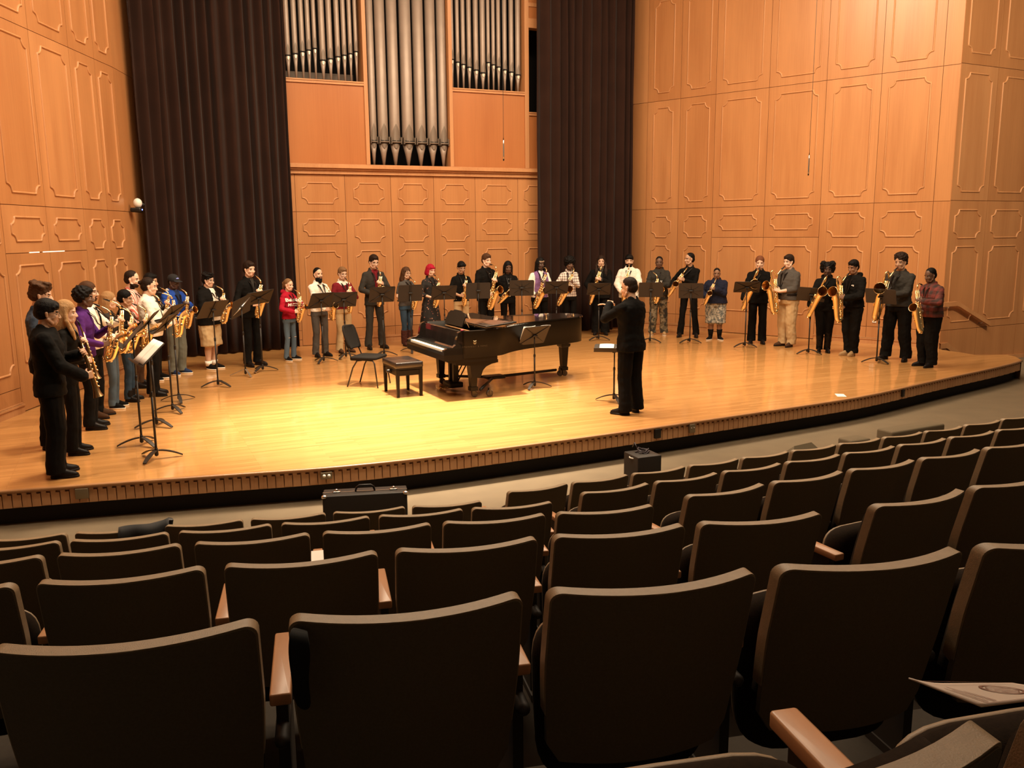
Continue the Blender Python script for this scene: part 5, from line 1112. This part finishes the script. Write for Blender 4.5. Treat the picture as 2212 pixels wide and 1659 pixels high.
mb = MB(); mb.add([(x, y, z) for y in (.066, 1.504) for x, z in ((.19, ZB + .125), (.23, ZB + .15), (.245, ZB + .30), (.26, ZT - .01), (.28, ZT - .01), (.28, ZB + .12))], [tuple(range(6)), tuple(reversed(range(6, 12)))] + [(i, (i + 1) % 6, 6 + (i + 1) % 6, 6 + i) for i in range(6)], 0, False); mb.build('fallboard', M_PIANO, pn)
MB().box(.15, .16, .07, .10, ZT + .0, ZT + .012).build('rim_pad', M_FELT, pn) if False else MB().ell((.30, .05, ZT + .012), (.02, .028, .014)).build('felt_wedge', M_FELT, pn)
mb = MB(); mb.box(.28, .36, .06, 1.51, ZT - .06, ZT - .02); mb.box(.40, .50, .07, 1.5, ZT - .12, ZT - .10, 1); mb.tube([(.62, .1, ZT - .07), (.62, 1.5, ZT - .07)], .012, 8, 1); mb.build('pin_block', [M_PIANOS, M_PLATE], pn)
# closed main lid with the folded-back front flap
HX = .64; LO = inset(OS, -.018); lid = [p for p in LO if p.x >= HX - .02]
mb = MB(); poly = [(HX, LO[0].y)] + [(p.x, p.y) for p in lid] + [(HX, LO[-1].y)]; mb.prism(poly, ZT + .004, ZT + .024); mb.build('lid', M_PIANO, pn)
M_ = Matrix.Translation((HX, 0, ZT + .026)) @ Matrix.Rotation(math.radians(-5.5), 4, 'Y')
mb = MB(); mb.rbox(0.0, .49, -.015, 1.585, 0, .026, .006, 0, M_); mb.build('front_lid_flap', M_PIANO, pn)
# raised music desk
M_ = Matrix.Translation((.46, 0, ZT + .01)) @ Matrix.Rotation(math.radians(22), 4, 'Y')
mb = MB(); pr = [(.45, 0), (.45, .16), (.52, .21), (.62, .215), (.66, .235), (.92, .235), (.96, .215), (1.06, .21), (1.13, .16), (1.13, 0)]; mb.add([M_ @ V3((x, y, z)) for x in (0, .016) for y, z in pr], [tuple(range(10)), tuple(reversed(range(10, 20)))] + [(i, (i + 1) % 10, 10 + (i + 1) % 10, 10 + i) for i in range(10)], 0, False); mb.build('music_desk', M_PIANOS, pn)
MB().tube([(.60, .5, ZT - .01), (.52, .5, ZT + .14)], .005, 6).build('desk_prop', M_STEEL, pn)
def pleg(x, y, name='leg'):
    g = empty_child = None; mb = MB(); rings = []
    for z, w_ in ((ZB - .06, .085), (ZB - .10, .08), (ZB - .12, .060), (ZB - .40, .046), (.16, .043), (.155, .056), (.10, .056), (.095, .04)):
        e = .3; rings.append([V3((x + sx * w_, y + sy * w_, z)) for sx, sy in ((-1, -1), (1, -1), (1, 1), (-1, 1))])
    mb.loft(rings, 0, True, True, False); L = mb.build(name, M_PIANOS, pn)
    mb = MB(); mb.tube([(x + .02, y - .018, .045), (x + .02, y - .017, .045), (x + .02, y + .017, .045), (x + .02, y + .018, .045)], [.036, .045, .045, .036], 20); mb.box(x - .02, x + .03, y - .02, y + .02, .06, .10); mb.build('caster', mat('dark_caster_metal', (.10, .085, .07), .4, .8), L)
pleg(.50, .16); pleg(.50, 1.44); pleg(2.56, 1.16)
mb = MB()
for y0, sg in ((.0, 1), (1.45, -1)):
    pr = [(.20, ZB - .06), (.86, ZB - .06), (.86, ZB - .10), (.76, ZB - .115), (.67, ZB - .15), (.62, ZB - .20), (.58, ZB - .30), (.44, ZB - .30), (.42, ZB - .12), (.20, ZB - .10)]
mb.add([(x, y, z) for y in (.06, .20) for x, z in pr], [tuple(range(10)), tuple(reversed(range(10, 20)))] + [(i, (i + 1) % 10, 10 + (i + 1) % 10, 10 + i) for i in range(10)], 0, False); mb.build('leg_block', M_PIANOS, pn)
ly = MB(); ly.box(.42, .50, .70, .76, .14, ZB - .06); ly.box(.42, .50, .86, .92, .14, ZB - .06); ly.rbox(.34, .56, .66, .96, .06, .14, .02); ly.tube([(.72, .74, ZB - .08), (.5, .74, .14)], .01, 6); ly.tube([(.72, .88, ZB - .08), (.5, .88, .14)], .01, 6); L = ly.build('pedal_lyre', M_PIANOS, pn)
for y in (.73, .81, .89): MB().rbox(.24, .36, y - .012, y + .012, .05, .062, .006).build('pedal', M_BRASS, L)
# transport trolley under the piano
tr = empty('piano_trolley', (4.02, 11.20, 0), math.radians(1.5), 'black steel transport trolley under the grand piano', 'trolley')
for i, (a, b) in enumerate((((1.15, .86), (.60, .12)), ((1.15, .86), (.60, 1.48)), ((1.15, .86), (2.42, 1.16)))):
    mb = MB(); mb.tube([(a[0], a[1], .14), (b[0], b[1], .11)], .022, 8); mb.build('arm', M_BLK, tr)
    mb = MB(); d = V3((b[0] - a[0], b[1] - a[1], 0)).normalized(); e = V3((b[0], b[1], .05)) - d * .03; e2 = e + V3((.11, -.06 if b[1] < .5 else .02, 0)); mb.tube([e2 + V3((0, q, 0)) for q in (-.017, -.016, .016, .017)], [.04, .05, .05, .04], 20); mb.box(e2.x - .015, e2.x + .015, e2.y - .03, e2.y + .03, .05, .13); mb.build('wheel', mat('dark_caster_metal', (.10, .085, .07), .4, .8), tr)
MB().rbox(1.0, 1.32, .76, .98, .12, .165, .03).build('hub_plate', M_BLK, tr)
# maker's name and lyre emblem on the treble side
cu = bpy.data.curves.new('txt', 'FONT'); cu.body = 'STEINWAY & SONS'; cu.size = .036; cu.space_character = 1.3; cu.align_x = 'CENTER'; cu.resolution_u = 2; to = bpy.data.objects.new('txt', cu); COL.objects.link(to)
me = bpy.data.meshes.new_from_object(to.evaluated_get(bpy.context.evaluated_depsgraph_get())); bpy.data.objects.remove(to); me.materials.clear(); me.materials.append(M_LOGO)
for v in me.vertices: v.co = (.47 + v.co.x, -.004, ZB + .15 + v.co.y)
link(me, 'maker_lettering', pn)
mb = MB(); L_ = lambda x, z: (.47 + (x - .60) * .62, -.004, ZB + .195 + (z - .215) * .62)
for s in (-1, 1): mb.tube([L_(.60, .215), L_(.60 + s * .026, .225), L_(.60 + s * .034, .25), L_(.60 + s * .024, .28), L_(.60 + s * .032, .30)], .003, 6)
for x in (-.008, 0, .008): mb.tube([L_(.60 + x, .225), L_(.60 + x, .285)], .0014, 5)
mb.ell(L_(.60, .222), (.013, .003, .008), seg=8, n=4); mb.tube([L_(.575, .285), L_(.625, .285)], .002, 5); mb.build('lyre_emblem', mat('dull_gold', (.42, .34, .2), .4, .6), pn)

# ------------------------------------------------------------------ bench and chair
A, B_, C_, D_ = at(862, 859), at(906.5, 855), at(837, 846), at(880, 841)
cen = (A + B_ + C_ + D_) / 4; ang = math.atan2((B_ - A).y, (B_ - A).x)
bn = empty('piano_bench', cen, ang + .02, 'black padded piano bench before the keyboard', 'bench')
mb = MB(); mb.rbox(-.21, .21, -.33, .33, .43, .515, .02); M_LEA = mat('black_tufted_leather', (.016, .011, .009), .3, coat=.3); mb.build('cushion', M_LEA, bn)
mb = MB(); mb.box(-.20, .20, -.32, .32, .405, .43); mb.box(-.19, .19, -.31, .31, .32, .395); mb.build('frame', M_PIANOS, bn)
for sx in (-1, 1):
    for sy in (-1, 1): MB().loft([[V3((sx * .175 + a * w_, sy * .295 + b * w_, z)) for a, b in ((-1, -1), (1, -1), (1, 1), (-1, 1))] for z, w_ in ((.40, .026), (.0, .018))], 0, True, True, False).build('leg', M_PIANOS, bn)
    MB().cap((.0 + sx * .2, -.02, .36), (.0 + sx * .235, -.02, .36), .03, .028, 14).build('height_knob', M_BLK, bn)
a, b, c = at(748, 836), at(816, 839), at(781, 825)
ch = empty('orchestra_chair', (3.43, 13.05, 0), math.radians(-130), 'black padded orchestra chair left of the piano bench', 'chair')
def chair(ch):
    # +y is the front of the chair
    mb = MB(); mb.rbox(-.235, .235, -.22, .23, .43, .475, .06); mb.build('seat', M_CHAIR, ch)
    mb = MB(); rings = []
    for z, w_, y in ((.58, .15, -.255), (.60, .185, -.262), (.66, .205, -.285), (.78, .21, -.325), (.88, .20, -.355), (.925, .175, -.368), (.94, .14, -.372)):
        rings.append([V3((w_ * q, y - .028 * 1 + .05 * q * q + e, z)) for q, e in ((-1, 0), (-.6, 0), (0, 0), (.6, 0), (1, 0), (1, .03), (.6, .04), (0, .042), (-.6, .04), (-1, .03))])
    mb.loft(rings); mb.build('backrest', M_CHAIR, ch)
    for s in (-1, 1):
        MB().tube([(s * .16, -.315, .72), (s * .175, -.25, .58), (s * .19, -.21, .47), (s * .20, -.205, .42)], .011, 8).build('back_post', M_BLK, ch)
        MB().tube([(s * .205, .05, .425), (s * .215, .17, .42), (s * .222, .20, .38), (s * .235, .25, .0)], .0115, 8).build('leg', M_BLK, ch)
        MB().tube([(s * .20, -.02, .42), (s * .205, -.10, .41), (s * .215, -.17, .30), (s * .225, -.27, .0)], .0115, 8).build('leg', M_BLK, ch)
        MB().tube([(s * .20, -.20, .422), (s * .205, .1, .424)], .010, 8).build('seat_rail', M_BLK, ch)
chair(ch)

# ------------------------------------------------------------------ small things
def outlet(px, py, s, kind, label, w_=.115, h_=.07):
    p, d = along(s); M = Matrix.Translation(p) @ Matrix.Rotation(math.atan2(d.y, d.x), 4, 'Z'); z = -.085
    r = empty('cover_plate', p, 0, label, 'outlet'); r.matrix_world = M
    MB().rbox(-w_ / 2, w_ / 2, -.032, .0, z - h_ / 2, z + h_ / 2, .004).build('plate', M_BLK if kind == 'dark' else M_OUTLET, r)
    if kind == 'duplex':
        for sx in (-1, 1): mb = MB(); mb.cap((sx * .024, -.031, z), (sx * .024, -.036, z), .017, .017, 14); mb.build('socket', M_WHITE, r)
    if kind == 'holes':
        for sx in (-1, 1): mb = MB(); mb.cap((sx * .02, -.031, z + .012), (sx * .02, -.035, z + .012), .006, .006, 8); mb.build('socket', M_WHITE, r)
def s_at(px, py):
    q = at(px, py); return min(range(int(cum[-1] * 50)), key=lambda k: (along(k / 50)[0] - q).length) / 50
outlet(0, 0, s_at(177, 1047), 'plain', 'steel cover plate on the stage front at far left', .115, .10)
outlet(0, 0, s_at(703, 1010), 'duplex', 'steel duplex outlet on the stage front behind the long case')
outlet(0, 0, s_at(1421, 922), 'dark', 'black connector box on the stage front above the upright case', .09, .115)
outlet(0, 0, s_at(1496, 911), 'holes', 'steel plate with two screws on the stage front right of centre', .085, .11)
outlet(0, 0, s_at(1950, 837), 'dark', 'small dark box on the stage front at right', .06, .11)
r = empty('wall_outlet', RF @ Vector((-3.2, 0.004, .50)), 0, 'white wall outlet low on the right wall', 'outlet'); r.matrix_world = RF @ Matrix.Translation((-3.22, .004, .50))
MB().box(-.04, .04, 0, .008, -.06, .06).build('plate', M_WHITE, r)
for z in (-.025, .025): MB().box(-.016, .016, .006, .012, z - .014, z + .014).build('socket', M_OUTLET, r)
def mic(px, top, bot, y, label):
    # cable hangs from the ceiling; distance from the depth plane y
    v = _R @ Vector((px - 1106, bot - 829.5, F_PX)); t = y / v.y; P = Vector((v.x * t, y, EYE + v.z * t)); v2 = _R @ Vector((px - 1106, top - 829.5, F_PX)); zt = EYE + v2.z * y / v2.y
    r = empty('hanging_microphone', P, 0, label, 'microphone'); h = zt - P.z
    MB().tube([(0, 0, 0.01), (0, 0, h * .25), (0, 0, h * .8), (0, 0, h)], [.011, .013, .012, .010], 12).build('microphone_body', M_STEEL, r)
    MB().cap((0, 0, 0), (0, 0, .02), .012, .012).build('grille', M_BLK, r)
    MB().tube([(0, 0, h), (0, 0, h + .05), (0, 0, TOP - P.z)], [.009, .0035, .0035], 6).build('cable', M_BLK, r)
mic(1088, 303, 346, 13.5, 'slim silver microphone hanging before the right organ panel')
mic(1746, 335, 378, 12.2, 'slim dark microphone hanging before the right wall')
# camera on the left wall
cp = LF @ Vector((4.5, .0, 2.95)); r = empty('wall_camera', cp, 0, 'small white and black camera mounted on the left wall by the curtain', 'camera'); r.matrix_world = LF @ Matrix.Translation((4.46, .03, 2.86))
MB().rbox(-.075, .075, -.02, .17, -.10, -.02, .03).build('base', M_BLK, r); MB().ell((0, .10, .06), (.075, .075, .085)).build('housing', M_WHITE, r)
MB().cap((.05, .13, .05), (.085, .17, .03), .035, .03).build('lens', M_BLK, r); MB().ell((0, .172, -.055), (.018, .008, .012), seg=8, n=4).build('status_light', mat('blue_indicator', (.1, .15, 1.0), .4, emit=9), r)
# light through the gap over the left door
mb = MB(); mb.box(.85, 1.12, -.004, .002, 2.126, 2.138); mb.box(1.22, 1.86, -.004, .002, 2.126, 2.138); o = mb.build('trim_5', mat('lit_room_beyond', (1, .82, .6), .5, emit=1.6)); o.matrix_world = LF; tag(o, kind='structure')
# handrail on the side wall
r = empty('handrail', (0, 0, 0), 0, 'wooden handrail sloping down the side wall at far right', 'handrail'); r.matrix_world = SF
mb = MB(); rings = [[V3((x, y, z + e)) for y, e in ((.07, 0), (.12, 0), (.12, -.085), (.07, -.085))] for x, z in ((-.12, .93), (.28, .93), (.36, .91), (1.36, .47))]; mb.loft(rings, 0, True, True, False); mb.build('rail', M_MOULD, r)
for x, z in ((.1, .86), (1.15, .50)): MB().tube([(x, 0, z - .05), (x, .06, z - .05), (x, .09, z)], .011, 8).build('bracket', M_STEEL, r)
# paper on the stage
q = [at(*p) for p in ((1803, 851), (1822, 851.5), (1829, 857.5), (1809, 857))]
mb = MB(); mb.prism([(p.x, p.y) for p in reversed(q)], .001, .004); tag(mb.build('paper_sheet', M_PAPER), 'white sheet of paper lying on the stage floor near the right front edge', 'paper')

# cases on the hall floor between the stage and the front row
def case(cx, cy, rz, L, W_, Hh, label, name='instrument_case', z=F0, hard=True):
    r = empty(name, (cx, cy, z), math.radians(rz), label, 'case')
    MB().rbox(-L / 2, L / 2, -W_ / 2, W_ / 2, 0, Hh, .012).build('case_body', M_CASE, r)
    if hard:
        mb = MB(); mb.box(-L / 2 - .002, L / 2 + .002, -.006, .006, -.0 + .01, Hh + .003); mb.build('seam_strip', M_STEEL, r)
        MB().tube([(-.085, 0, Hh), (-.075, 0, Hh + .035), (-.05, 0, Hh + .052), (.05, 0, Hh + .052), (.075, 0, Hh + .035), (.085, 0, Hh)], [.008, .011, .013, .013, .011, .008], 8).build('handle', M_BLK, r)
        for x in (-L * .34, L * .34): mb = MB(); mb.rbox(x - .035, x + .035, -.02, .02, Hh, Hh + .012, .01); mb.cap((x, 0, Hh + .012), (x, 0, Hh + .018), .016, .014); mb.build('latch', M_CHROME, r)
        for x in (-1, 1): MB().ell((x * (L / 2 - .015), -W_ / 2 + .015, Hh - .008), (.026, .024, .018)).build('corner_guard', M_CHROME, r)
    return r
a, b = at(704, 1082, .05), at(887, 1072, .05); c = (a + b) / 2
case(c.x, c.y + .11, math.degrees(math.atan2(b.y - a.y, b.x - a.x)), (b - a).length, .22, .45, 'long black hard case with silver latches standing before the front row')
o = MB().box(-.075, .0, -.03, .03, 0, .003).build('luggage_tag', mat('pink_card', (.75, .5, .42), .7)); o.location = (c.x - .06, c.y + .11, .053); o.rotation_euler = (0, 0, -.35); tag(o, 'pale pink luggage tag beside the handle of the long case', 'tag')
a, b = at(1378, 998, .13), at(1429, 990, .13); c = (a + b) / 2
case(c.x - .0, c.y + .13, -2, .27, .28, .53, 'upright black case with rounded corners before the front row', hard=False)
mb = MB(); rnd = random.Random(4)
pts = [V3((c.x + .02 + math.cos(k * .9) * (.05 + .03 * rnd.random()), c.y + .16 + math.sin(k * .9) * (.045 + .03 * rnd.random()), .137 + .03 * rnd.random() + .0012 * k)) for k in range(46)]
mb.tube(pts, .0055, 6); mb.tube([pts[-1], pts[-1] + V3((0, .05, .05)), pts[-1] + V3((.02, .12, -.01))], .0055, 6); tag(mb.build('coiled_cable', mat('purple_grey_cable', (.055, .04, .05), .5)), 'purplish coiled cable lying on the upright case', 'cable')
mb = MB(); mb.tube([(c.x - .10 + .05 * math.cos(t), c.y + .12 + .05 * math.sin(t), .142) for t in np.linspace(.5, 4.6, 12)], .007, 6); tag(mb.build('cable_hook', M_WHITE), 'pale curved cable end on the upright case', 'cable')
def lowcase(px, py, z, L, W_, rz, h_, label, peak=False):
    p = at(px, py, z); r = empty('instrument_case', (p.x, p.y + .1, F0), math.radians(rz), label, 'case'); H_ = z - F0; mb = MB()
    if peak: mb.add([(-L / 2, -W_ / 2, 0), (L / 2, -W_ / 2, 0), (L / 2, W_ / 2, 0), (-L / 2, W_ / 2, 0), (-L / 2, -W_ / 2, H_ * .75), (L / 2, -W_ / 2, H_ * .75), (L / 2, W_ / 2, H_ * .75), (-L / 2, W_ / 2, H_ * .75), (-L * .2, 0, H_), (L * .3, 0, H_)], [(0, 1, 2, 3), (0, 4, 5, 1), (1, 5, 9, 6, 2), (2, 6, 7, 3), (3, 7, 8, 4, 0), (4, 8, 9, 5), (7, 6, 9, 8)], 0, False); mb.build('case_body', M_SBACK, r)
    else: mb.rbox(-L / 2, L / 2, -W_ / 2, W_ / 2, 0, H_, .03); mb.build('case_body', M_SBACK, r)
lowcase(1746, 965, .22, .55, .25, 10, 0, 'dark pointed case behind the front row right of centre', True)
lowcase(1862, 950, .20, .28, .2, 0, 0, 'small dark bag peeping over the front row at right')
lowcase(1985, 924, .22, .85, .22, 3, 0, 'long dark case peeping over the front row at right')

# coat over a front row seat, cloth strap, papers
s1 = SEATPOS[(0, 'L', 4)]
T4 = s1.matrix_basis
mb = MB(); vs = []; nu, nv = 16, 12
for j in range(nv + 1):
    for i in range(nu + 1):
        u, v = i / nu, j / nv; x = .015 + .30 * u + .02 * math.sin(v * 5); x -= .57 * 0; w_ = v * .62 - .17
        yb = .068 * (x / .257) ** 2
        if w_ < 0: q = V3((x * (1 + .25 * v) - .0, yb + .062 - w_ * .3 + .012 * math.sin(u * 9), SH + .012 + w_ * .9))
        elif w_ < .06: q = V3((x, yb + .055 - w_ * 1.1, SH + .016 + .008 * math.sin(u * 7)))
        else: q = V3((x + .05 * (v - .4), yb - .018 - .012 * math.sin(u * 11 + v * 3) + (w_ - .06) * .26, SH + .012 - (w_ - .06)))
        vs.append(T4 @ q)
mb.add(vs, [(j * (nu + 1) + i, j * (nu + 1) + i + 1, (j + 1) * (nu + 1) + i + 1, (j + 1) * (nu + 1) + i) for j in range(nv) for i in range(nu)]); o = mb.build('black_coat', mat('black_coat_cloth', (.010, .009, .010), .8, sheen=.3)); o.modifiers.new('t', 'SOLIDIFY').thickness = .02; tag(o, 'black coat draped over a front row seat back at left', 'coat')
s2 = SEATPOS[(4, 'L', 3)].matrix_basis
mb = MB(); pts = [(-.235, .075, SH - .02), (-.24, .03, SH + .006), (-.242, .0, SH - .035), (-.244, .03, SH - .11), (-.240, .055, SH - .2)]; rings = []
for (x, y, z), w_ in zip(pts, (.02, .022, .034, .02, .030)): rings.append([s2 @ V3((x - w_ * .6, y - .012, z)), s2 @ V3((x + w_, y - .02, z - .008)), s2 @ V3((x + w_, y - .012, z - .008)), s2 @ V3((x - w_ * .6, y - .004, z))])
mb.loft(rings, 0, True, True, True); o = mb.build('cloth_strap', mat('black_strap_cloth', (.004, .004, .004), .95)); o.modifiers.new('s', 'SUBSURF').levels = 2; tag(o, 'black cloth strap hooked over the corner of a seat back', 'strap')
s3 = SEATPOS[(2, 'L', 3)].matrix_basis
mb = MB(); mb.box(.255, .335, .24, .46, .545, .55); o = mb.build('paper_program', M_PAPER); o.matrix_world = s3; tag(o, 'white folded paper on an armrest in the third row', 'paper')
# concert programme on the armrest at the lower right
P4 = [at(1962, 1478, 1.50), at(2187, 1477, 1.50), at(2330, 1500, 1.50), at(2120, 1527, 1.50)]
pr = empty('concert_program', (0, 0, 0), 0, 'printed programme with a round seal lying on an armrest at lower right', 'programme')
def bil(u, v):
    a = P4[0].lerp(P4[1], u); b = P4[3].lerp(P4[2], u); q = a.lerp(b, v); lift = .012 * max(0, 1 - u * 3) ** 2 * (1 - v); return q + V3((0, 0, .002 + lift))
n = 12; MB().add([bil(i / n, j / n) for i in range(n + 1) for j in range(n + 1)], [(i * (n + 1) + j, (i + 1) * (n + 1) + j, (i + 1) * (n + 1) + j + 1, i * (n + 1) + j + 1) for i in range(n) for j in range(n)]).build('sheet', mat('cream_program_paper', (.62, .50, .42), .7), pr).modifiers.new('t', 'SOLIDIFY').thickness = -.003
def up(q): return q + V3((0, 0, .0012))
mb = MB()
for r0, r1 in ((.20, .17), (.145, .135)):
    ring = [[up(bil(.60 + math.cos(a) * r * .75, .46 + math.sin(a) * r * 1.35)) for r in (r0, r1)] for a in [2 * pi * k / 36 for k in range(37)]]; mb.add([v for q in ring for v in q], [(2 * i, 2 * i + 1, 2 * i + 3, 2 * i + 2) for i in range(36)])
for k in range(5): mb.add([up(bil(.51 + .03 * (k % 2) + a, .36 + k * .055 + b)) for a, b in ((0, 0), (.16, 0), (.16, .02), (0, .02))], [(0, 1, 2, 3)])
mb.build('round_seal', M_INK, pr)
mb = MB()
for k, (u, v0, v1) in enumerate(((.10, .35, .95), (.14, .40, .9), (.19, .25, .92), (.22, .45, .9))): mb.add([up(bil(u + a, v)) for a in (0, .010) for v in (v0, v1)], [(0, 1, 3, 2)])
for v in (.05, .95): mb.add([up(bil(u, v + b)) for u in (.1, .98) for b in (0, .012)], [(0, 1, 3, 2)])
mb.build('printed_lines', M_INK, pr)
